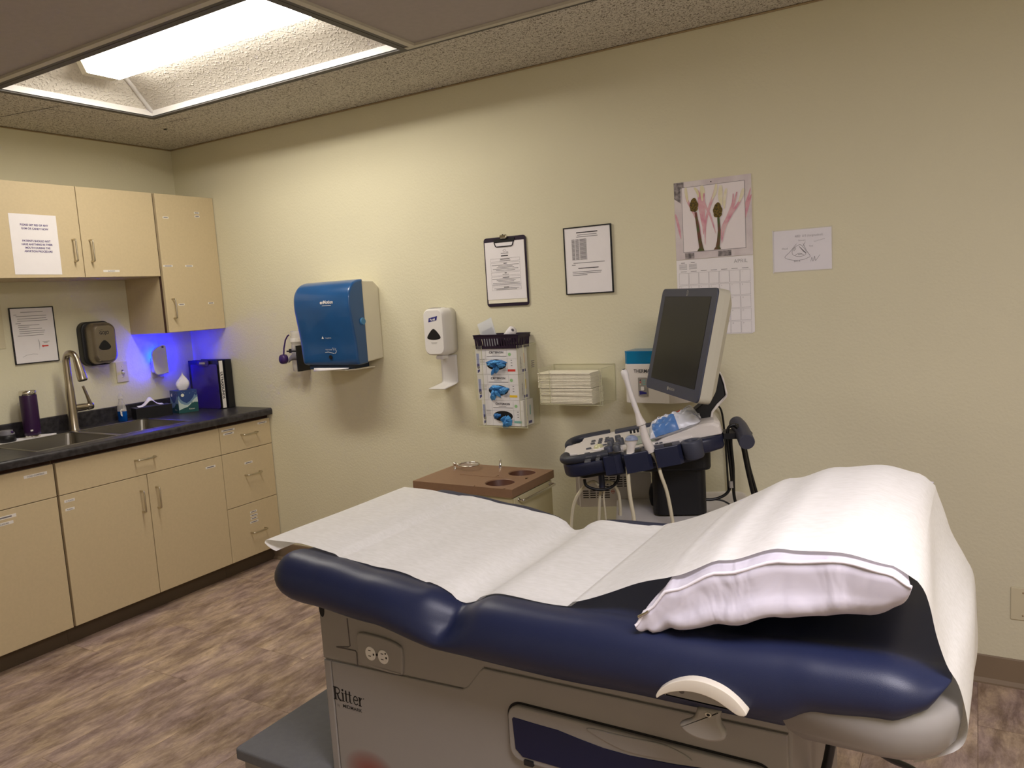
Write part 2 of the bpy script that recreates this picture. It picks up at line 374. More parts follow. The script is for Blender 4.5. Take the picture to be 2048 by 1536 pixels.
# ================================================================== THE ROOM
H = 2.448; XR, YF = 5.25, -4.3
struct(MB().box((-.1, YF-.1, -.1), (XR+.1, .1, 0), 'floor_vinyl').build('floor'))
struct(MB().box((-.1, 0, 0), (XR+.1, .1, H+.35), 'wall_paint').build('wall_back'))
struct(MB().box((-.1, YF, 0), (0, 0, H+.35), 'wall_paint').build('wall_left'))
struct(MB().box((XR, YF, 0), (XR+.1, 0, H+.35), 'wall_paint').build('wall_right'))
struct(MB().box((-.1, YF-.1, 0), (XR+.1, YF, H+.35), 'wall_paint').build('wall_front'))
# lamp recess opening x .64..2.2, y -1.27..-.56
LX0, LX1, LY0, LY1 = .64, 2.20, -1.27, -.56
cb = MB(); fr = .028
def tile(x0, x1, y0, y1, m, z=H): cb.box((x0, y0, z), (x1, y1, z+.02), m)
tile(0, XR, LY1+fr, 0, 'tile_fissured'); tile(0, LX0-fr, YF, LY1+fr, 'tile_fissured')
struct(cb.build('ceiling')); cb = MB()
tile(LX1+fr, XR, YF, LY1+fr, 'tile_smooth', H+.004); tile(LX0-fr, LX1+fr, YF, LY0-fr, 'tile_smooth', H+.004)
struct(cb.build('ceiling_panels')).name = 'ceiling.001'
struct(MB().box((0, YF, H+.33), (XR, 0, H+.35), 'tile_smooth').build('ceiling.002'))
# suspended grid
g = MB(); zt = H-.006
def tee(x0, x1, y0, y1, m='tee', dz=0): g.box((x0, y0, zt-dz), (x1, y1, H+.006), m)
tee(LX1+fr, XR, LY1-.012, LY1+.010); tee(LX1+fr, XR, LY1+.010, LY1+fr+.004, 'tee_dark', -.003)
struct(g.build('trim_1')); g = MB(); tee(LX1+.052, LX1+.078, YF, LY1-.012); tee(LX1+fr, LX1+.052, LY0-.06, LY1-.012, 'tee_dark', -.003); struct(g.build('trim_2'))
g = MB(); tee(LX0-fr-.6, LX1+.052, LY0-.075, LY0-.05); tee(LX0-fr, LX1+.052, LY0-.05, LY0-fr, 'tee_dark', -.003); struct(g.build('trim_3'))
# seams in the old ceiling tiles and the small slot
g = MB()
for a, b in (((120, 212), (0, 234)), ((68, 214), (150, 226)), ((310, 250), (385, 234))):
    p, q = at(*a, 2, H-.0008), at(*b, 2, H-.0008); d = (q-p).normalized(); n = Vector((-d.y, d.x, 0))*.0022
    g.add([p+n, p-n, q-n, q+n], [(0, 1, 2, 3)], 'base_groove')
struct(g.build('trim_4'))
p = at(331, 258, 2, H); tag(MB().slab(ellipse(.014, .006), 0, .003, 'slot_black', Matrix.Translation(p)@Matrix.Rotation(PI, 4, 'X')).build('ceiling_slot'), 'small dark slotted stub in the fissured ceiling by the corner', 'slot')
g = MB(); g.tube([(0.004, YF, H-.004), (.004, -.004, H-.004), (XR-.004, -.004, H-.004)], .004, 'cabinet_edge', n=6); struct(g.build('trim_5'))
# base boards
def baseboard(name, M, L):
    b = MB(); P = [(0, 0), (.016, 0), (.016, .006), (.005, .018), (.005, .098), (.003, .102), (0, .102)]
    V = [(0, z, y) for y, z in P] + [(L, z, y) for y, z in P]; n = len(P)
    b.add(V, [(i, (i+1) % n, n+(i+1) % n, n+i) for i in range(n)]+[tuple(range(n)), tuple(range(2*n-1, n-1, -1))], 'base_rubber', M)
    struct(b.build(name, recalc=True))
baseboard('baseboard_back', F_back(.56, 0), XR-.56)
baseboard('baseboard_right', frame((XR, 0, 0), (0, -1, 0), (0, 0, 1)), 4.3)

# ------------------------------------------------------------------ ceiling lamp
cl = thing('ceiling_light', 'lit fluorescent ceiling light in a coffered recess with textured white sides', 'ceiling light', (1.42, -.915, H))
b = MB(); w = fr
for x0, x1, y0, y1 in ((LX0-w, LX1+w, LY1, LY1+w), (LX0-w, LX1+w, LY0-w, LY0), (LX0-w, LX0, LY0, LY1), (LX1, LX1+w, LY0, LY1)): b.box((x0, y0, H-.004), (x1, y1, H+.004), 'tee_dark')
b.build('frame', cl)
b = MB(); t = .004
for x0, x1, y0, y1 in ((LX0-t, LX1+t, LY1, LY1+t), (LX0-t, LX1+t, LY0-t, LY0), (LX0-t, LX0, LY0, LY1), (LX1, LX1+t, LY0, LY1)): b.box((x0, y0, H+.001), (x1, y1, H+.03), 'white_plastic')
b.build('inner_lip', cl)
zi, zo = H+.03, H+.16; IX0, IX1, IY0, IY1 = .76, 2.08, -1.05, -.79
C0 = [(LX0, LY0, zi), (LX1, LY0, zi), (LX1, LY1, zi), (LX0, LY1, zi)]; C1 = [(IX0, IY0, zo), (IX1, IY0, zo), (IX1, IY1, zo), (IX0, IY1, zo)]
for i in range(4):
    j = (i+1) % 4; MB().add([C0[i], C0[j], C1[j], C1[i]], [(0, 1, 2, 3)], 'popcorn').build('reflector_panel', cl)
for i in range(4):
    MB().tube([Vector(C0[i])-Vector((0, 0, .004)), Vector(C1[i])-Vector((0, 0, .004))], .011, 'white_plastic', n=6).build('corner_strip', cl)
m = mat('lens', srgb(245, 240, 235), .4, emit=((1.0, .935, .835, 1), LENS_POWER))
mat('lens_side', srgb(245, 240, 235), .4, emit=((1.0, .935, .835, 1), LENS_POWER*.22))
P = [(-1.035, zo+.01), (-.995, zo-.075), (-.845, zo-.075), (-.805, zo+.01)]
b = MB(); X0, X1 = .835, 2.03
b.add([(X0, y, z) for y, z in P]+[(X1, y, z) for y, z in P], [(0, 1, 5, 4), (2, 3, 7, 6), (3, 0, 4, 7)], 'lens_side'); b.add([(X0, P[1][0], P[1][1]), (X0, P[2][0], P[2][1]), (X1, P[2][0], P[2][1]), (X1, P[1][0], P[1][1])], [(0, 1, 2, 3)], 'lens'); b.build('lens', cl, recalc=True)
for x0, x1 in ((.785, .835), (2.03, 2.075)):
    b = MB(); k = x0 if x0 < 1 else x1; P2 = [(-.92+(y+.92)*.9, z) for y, z in P]
    s_, e_ = (P2, P) if x0 < 1 else (P, P2)
    b.add([(x0, y, z) for y, z in s_]+[(x1, y, z) for y, z in e_], [(i, (i+1) % 4, 4+(i+1) % 4, 4+i) for i in range(4)]+[(0, 1, 2, 3), (7, 6, 5, 4)], 'cream_plastic'); b.build('end_cap', cl, bevel=.004, recalc=True)
MB().box((IX0-.01, IY0-.01, zo), (IX1+.01, IY1+.01, zo+.01), 'white_plastic').build('housing', cl)

# ================================================================== CABINETS (left wall)
def pull(parent, p, axis, L, x):
    """U-shaped wire pull; p = centre, axis 'y' or 'z', standing out of plane x"""
    d = Vector((0, 1, 0)) if axis == 'y' else Vector((0, 0, 1)); o = Vector((1, 0, 0)); c = Vector((x, p[0], p[1])); h = .03
    a, e = c-d*L/2, c+d*L/2
    P = [a, a+o*(h-.008), a+o*h*.97+d*.003, a+o*h+d*.009] + [e+o*h-d*.009, e+o*h*.97-d*.003, e+o*(h-.008), e]
    MB().tube(P, .0042, 'handle_metal', n=10).build('handle', parent)
def strip(parent, x, cy, cz, w, h, txt=None, rot=0., two=False):
    M = frame((x, cy, cz), (0, math.cos(rot), math.sin(rot)), (0, -math.sin(rot), math.cos(rot)))
    b = MB().box((-w/2, -h/2, 0), (w/2, h/2, .0006), 'sticker', M)
    if txt: b.text(txt, 0, -h*.28, h*.5, 'ink', M, z=.001, sx=min(1., w*.88/(len(txt)*h*.5*.95)))
    else: b.line(-w*.36, w*.36, 0, h*.42, 'ink_grey', M, z=.001)
    b.build('label_sticker', parent)
def front(parent, kind, y0, y1, z0, z1, x, g=.0016, t=.019):
    M = F_left((y0+y1)/2, (z0+z1)/2, x)
    return MB().slab(rrect(y1-y0-2*g, z1-z0-2*g), -t, 0, 'cabinet', M, ch=.0012).build(kind, parent)
def cabinet(name, label, y0, y1, z0, z1, xf, grp=None, kick=False):
    c = thing(name, label, 'cabinet', (0, (y0+y1)/2, 0 if kick else z0), grp)
    xb = xf-.0205; b = MB(); k = .016
    for p, q in (((.002, y0+.0005, z0), (xb, y0+k, z1)), ((.002, y1-k, z0), (xb, y1-.0005, z1)), ((.002, y0+k, z0), (xb, y1-k, z0+k)), ((.002, y0+k, z0+k), (.008, y1-k, z1))): b.box(p, q, 'cabinet')
    if not kick: b.box((.002, y0+k, z1-k), (xb, y1-k, z1), 'cabinet')
    b.box((xb-.0005, y0+.001, z0+.001), (xb+.001, y1-.001, z1-.001), 'seam')
    b.build('body', c)
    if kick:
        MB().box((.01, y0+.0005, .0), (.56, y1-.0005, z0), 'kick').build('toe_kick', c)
    return c
XU, XB = .330, .627
TXT = lambda px, py, x: at(px, py, 0, x)
c = cabinet('wall_cabinet', 'beige two-door wall cabinet with a white printed notice taped on its left door', -1.229, -.392, 1.684, 2.131, XU)
d = front(c, 'door', -1.229, -.811, 1.684, 2.131, XU); pull(d, (-.856, 1.816), 'z', .105, XU)
d = front(c, 'door', -.811, -.392, 1.684, 2.131, XU); pull(d, (-.770, 1.816), 'z', .105, XU)
p = TXT(223, 542, XU); strip(d, XU, p.y, p.z, .088, .011, 'BLANKETS')
# taped notice
M = frame((XU+.0005, -1.032, 1.841), (0, 1, -.01), (0, .01, 1)); b = MB().box((-.108, -.14, 0), (.108, .14, .0006), 'paper', M)
for i, (t, y) in enumerate((('PLEASE GET RID OF ANY', .086), ('GUM OR CANDY NOW', .069), ('PATIENTS SHOULD NOT', .012), ('HAVE ANYTHING IN THEIR', -.004), ('MOUTH DURING THE', -.020), ('ABORTION PROCEDURE', -.036))):
    b.text(t, .002+.0015*i, y, .0088, 'ink_purple', M, z=.001, sx=.92, bold=.00035)
tag(b.build('printed_notice'), 'white sheet of purple capitals about gum and candy taped on the wall cabinet', 'notice')
c = cabinet('tall_wall_cabinet', 'tall narrow beige one-door wall cabinet in the corner with small white stickers', -.392, -.0015, 1.376, 2.131, XU)
d = front(c, 'door', -.380, -.0025, 1.376, 2.131, XU); pull(d, (-.340, 1.508), 'z', .105, XU)
for px, py, w in ((331, 435, .036), (393, 426, .034), (394, 433, .032), (336, 532, .058), (378, 532, .050), (363, 609, .040), (422, 606, .040)):
    p = TXT(px, py, XU); strip(d, XU, p.y, p.z, w, .0105)
# base cabinets
ZB, ZT, ZS = .092, .852, .702
c = cabinet('base_cabinet', 'beige base cabinet at the far left with a cold compress drawer', -1.80, -1.24, ZB, ZT+.02, XB, kick=True)
d = front(c, 'drawer', -1.80, -1.24, ZS, ZT, XB); p = TXT(71, 950, XB); strip(d, XB, p.y, p.z, .098, .013, 'COLD COMPRESS')
d = front(c, 'door', -1.80, -1.24, ZB, ZS, XB)
p = TXT(10, 1037, XB); strip(d, XB, p.y-.02, p.z+.004, .13, .014); p = TXT(8, 1048, XB); strip(d, XB, p.y, p.z, .075, .013, 'SCISSORS')
c = cabinet('base_cabinet', 'beige two-door sink base cabinet under the basins with one wide drawer front', -1.24, -.356, ZB, ZT+.02, XB, kick=True)
d = front(c, 'drawer', -1.232, -.356, ZS, ZT, XB); pull(d, (-.806, .783), 'y', .10, XB)
d = front(c, 'door', -1.232, -.802, ZB, ZS, XB); pull(d, (-.846, .576), 'z', .105, XB)
p = TXT(139, 1001, XB); strip(d, XB, p.y, p.z, .048, .012, 'C-FOLDS'); p = TXT(140, 1018, XB); strip(d, XB, p.y, p.z, .042, .012, 'PURELL')
d = front(c, 'door', -.802, -.356, ZB, ZS, XB); pull(d, (-.762, .576), 'z', .105, XB)
p = TXT(421, 934, XB); strip(d, XB, p.y, p.z, .062, .012)
c = cabinet('base_cabinet', 'narrow beige three-drawer base cabinet in the corner below the binders', -.356, -.0015, ZB, ZT+.02, XB, kick=True)
d = front(c, 'drawer', -.356, -.0025, ZS, ZT, XB); pull(d, (-.165, .789), 'y', .10, XB)
for px, py, w in ((456, 860, .088), (457, 867, .07), (524, 845, .066)): p = TXT(px, py, XB); strip(d, XB, p.y, p.z, w, .011)
d = front(c, 'drawer', -.356, -.0025, .396, ZS, XB); pull(d, (-.165, .560), 'y', .10, XB); p = TXT(497, 925, XB); strip(d, XB, p.y, p.z, .056, .012)
d = front(c, 'drawer', -.356, -.0025, ZB, .396, XB); pull(d, (-.165, .228), 'y', .10, XB)
for i, (px, py) in enumerate(((507, 1023), (508, 1030), (508, 1036), (508.5, 1043))): p = TXT(px, py, XB); strip(d, XB, p.y, p.z, (.048, .05, .046, .058)[i], .011)

# ------------------------------------------------------------------ worktop with two basins
CT, CB_, CX = .909, .872, .655
SX0, SX1 = .165, .560; B1 = (-1.262, -.890); B2 = (-.862, -.480)
ct = thing('countertop', 'black speckled laminate countertop with a low backsplash and rounded front edge', 'countertop', (.33, -.9, CB_))
b = MB(); b.box((.02, -1.85, CB_), (SX0, -.002, CT), 'laminate_black'); b.box((SX0, -1.85, CB_), (SX1, B1[0], CT), 'laminate_black'); b.box((SX0, B2[1], CB_), (SX1, -.002, CT), 'laminate_black')
n = 8; P = [(SX1, CB_), (CX-.002, CB_)] + [(CX-.014+.014*math.cos(a), CT-.014+.014*math.sin(a)) for a in (PI/2*i/n for i in range(n+1))] + [(SX1, CT)]
k = len(P); b.add([(x, -1.85, z) for x, z in P]+[(x, -.002, z) for x, z in P], [(i, (i+1) % k, k+(i+1) % k, k+i) for i in range(k)]+[tuple(range(k)), tuple(range(2*k-1, k-1, -1))], 'laminate_black')
b.build('worktop', ct)
MB().box((.0015, -1.85, CT-.03), (.021, -.0015, CT+.078), 'laminate_black').build('backsplash', ct, bevel=.004)
sk = thing('sink', 'stainless steel double basin sink set in the black countertop', 'sink', (.36, -.87, CB_-.17))
def basin(y0, y1):
    b = MB(); R = rrect(SX1-SX0-.0, y1-y0, .03, 5, (SX0+SX1)/2, (y0+y1)/2); R2 = rrect(SX1-SX0-.03, y1-y0-.03, .045, 5, (SX0+SX1)/2, (y0+y1)/2); n = len(R); zb = CT-.19
    V = [(x, y, CT-.001) for x, y in R]+[(x, y, zb+.03) for x, y in R2]+[(x, y, zb) for x, y in inset(R2, .02)]
    Fs = [(r*n+i, (r+1)*n+i, (r+1)*n+(i+1) % n, r*n+(i+1) % n) for r in range(2) for i in range(n)]+[tuple(range(2*n, 3*n))]
    b.add(V, Fs, 'steel', I4, False); b.slab(ellipse(.04, .04, 24, (SX0+SX1)/2, (y0+y1)/2), zb+.0005, zb+.003, 'chrome')
    b.build('basin', sk)
basin(*B1); basin(*B2)
b = MB(); zc = CT+.0025
for x0, x1, y0, y1 in ((SX0-.014, SX0, B1[0]-.014, B2[1]+.014), (SX1, SX1+.014, B1[0]-.014, B2[1]+.014), (SX0, SX1, B1[0]-.014, B1[0]), (SX0, SX1, B1[1], B2[0]), (SX0, SX1, B2[1], B2[1]+.014)):
    b.box((x0, y0, CT-.004), (x1, y1, zc), 'steel')
b.build('rim', sk, bevel=.0015)

# ------------------------------------------------------------------ faucet
fx, fy = .125, -.846
fc = thing('faucet', 'tall brushed nickel gooseneck pull-down faucet behind the double sink', 'faucet', (fx, fy, CT+.0005))
b = MB(); b.lathe([(.028, 0), (.028, .006), (.0245, .014), (.0235, .1), (.022, .2), (.019, .245)], 'nickel', F_top(fx, fy, CT+.0005)); b.build('body', fc)
P = spline([(fx, fy, CT+.24), (fx, fy, CT+.33), (fx+.004, fy, CT+.375), (fx+.020, fy+.002, CT+.398), (fx+.045, fy+.004, CT+.402), (fx+.068, fy+.007, CT+.390), (fx+.080, fy+.010, CT+.365)], 6)
MB().tube(P, [.0185-.0045*i/len(P) for i in range(len(P))], 'nickel', n=20).build('spout', fc)
a = Vector((fx+.076, fy+.009, CT+.378)); e = Vector((fx+.106, fy+.014, CT+.262)); Z = (a-e).normalized(); M = frame(e, Z.cross(Vector((0, 1, 0))), (0, 1, 0)); 
Q = Z.to_track_quat('Z', 'Y').to_matrix().to_4x4(); Q.translation = e
b = MB().lathe([(.010, -.002), (.0225, -.001), (.0235, .004), (.0225, .03), (.019, .08), (.0155, .116)], 'nickel', Q); b.lathe([(.0, -.0035), (.019, -.003), (.019, -.001)], 'slot_black', Q); b.build('spray_head', fc)
b = MB(); Q2 = frame((fx, fy+.015, CT+.115), (0, 0, 1), (1, 0, 0)); b.lathe([(.019, 0), (.019, .055), (.0165, .062), (.0165, .066), (.0195, .072), (.017, .094), (.006, .1)], 'nickel', Q2); b.build('valve', fc)
MB().tube([(fx+.008, fy+.094, CT+.125), (fx+.012, fy+.082, CT+.165), (fx+.015, fy+.062, CT+.225)], [.0105, .008, .0065], 'nickel', n=14).build('lever', fc)
# ================================================================== THINGS ON THE WORKTOP
ZC = CT+.0005
def folded(name, label, cat, P, m='fold_paper', z=ZC, grp=None, wob=.0015):
    """a sheet lying on a surface"""
    o = MB().slab(P, z, z+.0015, m).build(name); return tag(o, label, cat, grp)
folded('paper_towel', 'white paper towel spread flat on the worktop under a purple tumbler', 'paper towel', [(.035, -1.30), (.145, -1.29), (.152, -.955), (.098, -.925), (.04, -.99)], 'paper')
tm = thing('tumbler', 'tall dark purple metal tumbler with a silver rim on a paper towel', 'tumbler', (.1, -1.04, ZC+.002))
M = F_top(.098, -1.04, ZC+.002)
MB().lathe([(.031, 0), (.033, .002), (.033, .012), (.036, .014), (.037, .03), (.0385, .12), (.0385, .207), (.0375, .212)], 'purple_metal', M, 36).build('body', tm)
MB().lathe([(.0375, .2125), (.0385, .214), (.0385, .228), (.036, .234), (.0, .235)], 'chrome', M, 36).build('rim', tm)
MB().lathe([(.0335, .001), (.0337, .011)], 'chrome', M, 36).build('base_ring', tm)
MB().slab(rrect(.012, .008), 0, .0006, 'sticker', frame((.098+.0385, -1.062, ZC+.04), (0, 1, 0), (0, 0, 1))).build('label_sticker', tm)
lc = thing('jar', 'low black lidded jar with a grey top beside the purple tumbler', 'jar', (.105, -1.165, ZC+.002)); M = F_top(.105, -1.165, ZC+.002)
MB().lathe([(.036, 0), (.039, .003), (.039, .032), (.036, .034)], 'black_plastic', M).build('body', lc)
MB().lathe([(.036, .0345), (.036, .04), (.028, .05), (.028, .056), (.0, .057)], 'grey_plastic', M).build('lid', lc)
MB().lathe([(.006, 0), (.006, .006), (0, .007)], 'purple_plastic', frame((.131, -1.152, ZC+.048), (0, 1, 0), (0, 0, 1))).build('knob', lc)
# dish soap
ds = thing('soap_bottle', 'small clear bottle of blue dish soap behind the right basin', 'bottle', (.115, -.565, ZC)); M = F_top(.105, -.565, ZC, .2)
MB().lathe([(.026, 0), (.029, .004), (.029, .05), (.0285, .056)], 'soap_blue', M, 28, 1., .62).build('soap', ds)
MB().lathe([(.0292, .0565), (.028, .075), (.019, .1), (.0135, .112), (.0135, .124)], 'bottle_clear', M, 28, 1., .62).build('body', ds)
MB().lathe([(.0145, .1245), (.0145, .14), (.009, .146), (.006, .155), (0, .156)], 'sheet_sleeve', M, 20).build('cap', ds)
MB().slab(rrect(.036, .042, .012), 0, .0006, 'sticker', frame((.105+.0182, -.568, ZC+.05), (0, 1, 0), (0, 0, 1))).line(-.012, .006, .008, .008, 'ink_grey', frame((.105+.019, -.568, ZC+.05), (0, 1, 0), (0, 0, 1))).line(-.012, .012, -.006, .002, 'ink_grey', frame((.105+.019, -.568, ZC+.05), (0, 1, 0), (0, 0, 1))).build('label_sticker', ds)
# black napkin box
nb = thing('napkin_box', 'low black box with a white folded tissue standing out of it', 'box', (.15, -.40, ZC)); a = -.25
M = F_top(.135, -.405, ZC, a)
b = MB(); b.slab(rrect(.075, .20, .004), 0, .062, 'black_plastic', M); b.slab(rrect(.052, .16, .002), .0621, .0625, 'slot_black', M); b.build('body', nb, bevel=.002)
b = MB(); pts = lambda s, t: Vector((-.012+.024*t+.004*math.sin(5*s), -.075+.14*s, .0626+.045*math.exp(-((s-.5)/.2)**2)*(1-.3*t)+.006*(1-t)))
b.grid(pts, 12, 4, 'paper', M); b.build('tissue', nb, solid=.001)
# tissue box with printed hills
tb = thing('tissue_box', 'cube tissue box printed with a night sky, moon and hills', 'tissue box', (.175, -.215, ZC)); TH = .128
M = F_top(.175, -.222, ZC, math.radians(-14)); S = .056
mat('tb_sky', srgb(46, 72, 128), .5, noise=.1, nscale=30); mat('tb_hill', srgb(190, 206, 200), .5); mat('tb_green', srgb(36, 84, 84), .5); mat('tb_mid', srgb(116, 146, 172), .5); mat('tb_cream', srgb(232, 232, 214), .5)
b = MB(); b.box((-S, -S, 0), (S, S, TH), 'tb_sky', M)
for ang in (0, -PI/2):
    R = M @ Matrix.Rotation(ang, 4, 'Z') @ frame((S+.0004, 0, 0), (0, 1, 0), (0, 0, 1))
    def poly(P, m, z): b.slab([(x*2*S-S, y*TH) for x, y in P], z, z+.0002, m, R)
    poly([(0, 0), (1, 0), (1, .78), (.92, .70), (.86, .80), (.78, .66), (.6, .5), (.42, .42), (.25, .50), (.12, .62), (.04, .80), (0, .74)], 'tb_mid', .0001)
    poly([(0, 0), (1, 0), (1, .66), (.86, .60), (.7, .48), (.5, .34), (.3, .36), (.12, .44), (0, .62)], 'tb_hill' if ang == 0 else 'tb_mid', .0004)
    poly([(0, 0), (1, 0), (1, .42), (.8, .44), (.62, .36), (.45, .25), (.2, .20), (0, .14)], 'tb_green', .0007)
    b.slab(ellipse(.0095, .0095, 20, -S*.52, TH*.8), .0008, .0010, 'tb_cream', R)
    for x, y in ((.35, .9), (.62, .86), (.8, .92), (.9, .84), (.2, .93)): b.slab(ellipse(.0012, .0012, 6, x*2*S-S, y*TH), .0008, .001, 'tb_cream', R)
    for x in (.66, .7): b.slab([(x*2*S-S-.0025, TH*.36), (x*2*S-S+.0025, TH*.36), (x*2*S-S, TH*.50)], .001, .0012, 'tb_green', R)
    b.text('Kleenex', S*.3, TH*.12, .008, 'tb_cream', R, z=.0014, sx=.9)
b.slab(ellipse(.035, .022), TH, TH+.0006, 'slot_black', M); b.build('box', tb)
def tis(s, t):
    if s > .999: s = 0
    a = 2*PI*s; r = (.026*(1-t)+.034*math.sin(PI*min(1, t*1.15))*.9)*(1-.85*t**3)
    return Vector((r*math.cos(a)*(.55+.15*math.sin(3*a)), r*math.sin(a)*(1.0+.1*math.cos(2*a))+.006*t, TH+.0005+.10*t+.012*t*math.sin(2*a+1)))
MB().grid(tis, 26, 12, 'paper', M, cu=True).build('tissue', tb, sub=1)
# leaning clipboard, two binders
cbm = thing('clipboard', 'shiny purple clipboard standing upright against the black binders', 'clipboard', (.12, -.145, ZC))
M = frame((.228, -.1065, ZC+.001), (1, .02, 0), (0, 0, 1))
mat('purple_gloss', srgb(60, 44, 128), .22, noise=.1)
MB().slab(rrect(.228, .262, .012, 5, 0, .131), -.0015, .0015, 'purple_gloss', M, ch=.0005, back=True).build('board', cbm)
b = MB(); b.slab(rrect(.096, .034, .012, 5, .0, .268), .0017, .006, 'purple_gloss', M, ch=.001); b.slab(rrect(.05, .012, .004, 4, 0, .27), .0062, .009, 'chrome', M); b.build('clip', cbm)
def binder(x, y, a, w, label, spine=None):
    t = thing('binder', label, 'binder', (x, y, ZC), None); M = F_top(x, y, ZC+.0005, a); D, HH = .27, .285
    b = MB(); b.box((-D/2, -w/2, 0), (D/2, -w/2+.003, HH), 'black_plastic', M); b.box((-D/2, w/2-.003, 0), (D/2, w/2, HH), 'black_plastic', M); b.box((D/2-.003, -w/2+.003, 0), (D/2, w/2-.003, HH), 'black_plastic', M); b.build('cover', t, bevel=.001)
    MB().box((-D/2+.02, -w/2+.004, .006), (D/2-.006, w/2-.004, HH-.012), 'paper', M).build('pages', t)
    if spine:
        R = M @ frame((D/2+.0004, 0, HH/2), (0, 0, -1), (0, 1, 0)); b = MB(); b.slab(rrect(HH*.97, w*.72), 0, .0006, 'sticker', R); b.text(spine, .005, -.009, .0165, 'ink', R, z=.001, sx=.95, bold=.0008); b.build('spine_label', t)
binder(.215, -.082, 0, .034, 'black binder with a white spine lettered ULTRASOUNDS', 'ULTRASOUNDS')
binder(.225, -.036, 0, .045, 'plain black binder standing between the lettered one and the wall')

# ================================================================== LEFT WALL
def docframe(name, label, M, w, h, draw, edge='black_plastic', cat='notice'):
    t = thing(name, label, cat, tuple(M.col[3].xyz)); fwd = .009; e = .005
    b = MB(); o = rrect(w+2*e, h+2*e, .002, 2); 
    b.slab(o, .001, fwd-.003, edge, M)
    for x0, x1, y0, y1 in ((-w/2-e, w/2+e, h/2, h/2+e), (-w/2-e, w/2+e, -h/2-e, -h/2), (-w/2-e, -w/2, -h/2, h/2), (w/2, w/2+e, -h/2, h/2)): b.box((x0, y0, fwd-.003), (x1, y1, fwd), edge, M)
    b.build('frame', t)
    b = MB(); b.slab(rrect(w, h), fwd-.0029, fwd-.002, 'paper', M); draw(b, M @ Matrix.Translation((0, 0, fwd-.0019))); b.build('sheet', t)
    return t
def d1(b, M):
    for i, (x0, x1, y) in enumerate(((-.055, .055, .118), (-.09, -.075, .106), (-.08, .07, .098), (-.075, .068, .085), (-.075, .073, .074), (-.085, -.06, .062), (-.075, .03, .052), (-.075, -.02, .043), (-.072, .04, .033), (-.072, .055, .022), (-.072, .05, .012), (-.082, .045, .0))):
        b.line(x0, x1, y, .0022, 'ink_grey', M)
    b.slab([(.014, -.02), (.018, -.03), (.020, -.05), (.016, -.078), (.018, -.05), (.016, -.03)], .0, .0004, 'ink_grey', M)
    b.stroke([(-.07, -.107), (-.05, -.098), (-.02, -.095), (.005, -.098)], .001, 'ink_grey', M)
    b.line(.035, .07, -.036, .002, 'ink_grey', M); b.line(.04, .06, -.042, .002, 'ink_grey', M)
    b.add([(.028, -.058, .0005), (.036, -.051, .0005), (.036, -.055, .0005), (.062, -.055, .0005), (.062, -.062, .0005), (.036, -.062, .0005), (.036, -.066, .0005)], [tuple(range(7))], 'red', M)
docframe('framed_notice', 'black framed notice with a small red arrow on the wall above the sink', F_left(-.922, 1.414), .208, .275, d1)
tag(MB().slab(rrect(.20, .215, .002), .0005, .004, 'plate_beige', F_left(-1.163, 1.465), ch=.001).build('wall_card'), 'plain beige card on the left wall, cut by the left edge of the picture', 'card')
# soap dispenser
sd = thing('soap_dispenser', 'metallic grey touch-free soap dispenser with a black back on the wall above the sink', 'soap dispenser', (0, -.59, 1.235)); M = F_left(-.616, 1.345)
MB().slab(rrect(.172, .238, .045, 8), .0005, .045, 'black_plastic', M, ch=.008, steps=3, smooth=True).build('back_housing', sd)
def shell(mb, w, h, z0, z1, m, M, r=.04, pw=3.2, taper=.72, n=32, dy=0.):
    """pillow-faced cover: outline w x h rising from z0 to a smaller face at z1"""
    O = rrect(w, h, r, 8); L = len(O); V = []; K = 7
    for k in range(K+1):
        t = k/K; s = 1-(1-taper)*(1-math.sqrt(max(0, 1-t*t)))
        V += [(x*s, y*(1-(1-s)*.6)+dy*t, z0+(z1-z0)*t) for x, y in O]
    mb.add(V, [(k*L+i, k*L+(i+1) % L, (k+1)*L+(i+1) % L, (k+1)*L+i) for k in range(K) for i in range(L)], m, M, True)
    mb.add(V[-L:], [tuple(range(L))], m, M)
mat('gojo_metal', srgb(148, 138, 122), .38, metal=.85, noise=.05, nscale=20)
b = MB(); shell(b, .152, .226, .030, .104, 'gojo_metal', M @ Matrix.Translation((.008, 0, 0)), .045, taper=.72); b.build('cover', sd)
b = MB(); b.slab([(p.x, p.y) for p in spline([(-.034, -.02, 0), (-.017, .006, 0), (0, .016, 0), (.017, .006, 0), (.034, -.02, 0), (.022, -.034, 0), (0, -.037, 0), (-.022, -.034, 0)], 4, True)], .1041, .1062, 'slot_black', M, ch=.0015); b.build('window', sd)
b = MB(); b.text('GOJO', .004, .048, .016, 'ink', M, z=.1046, sx=.9, bold=.0006); b.stroke([(-.026, .066), (-.018, .071), (-.004, .072)], .0016, 'ink', M, .1046); b.build('logo', sd)
MB().slab(rrect(.03, .004, .001), .02, .07, 'black_plastic', M @ Matrix.Translation((.01, -.115, 0))).build('nozzle', sd)
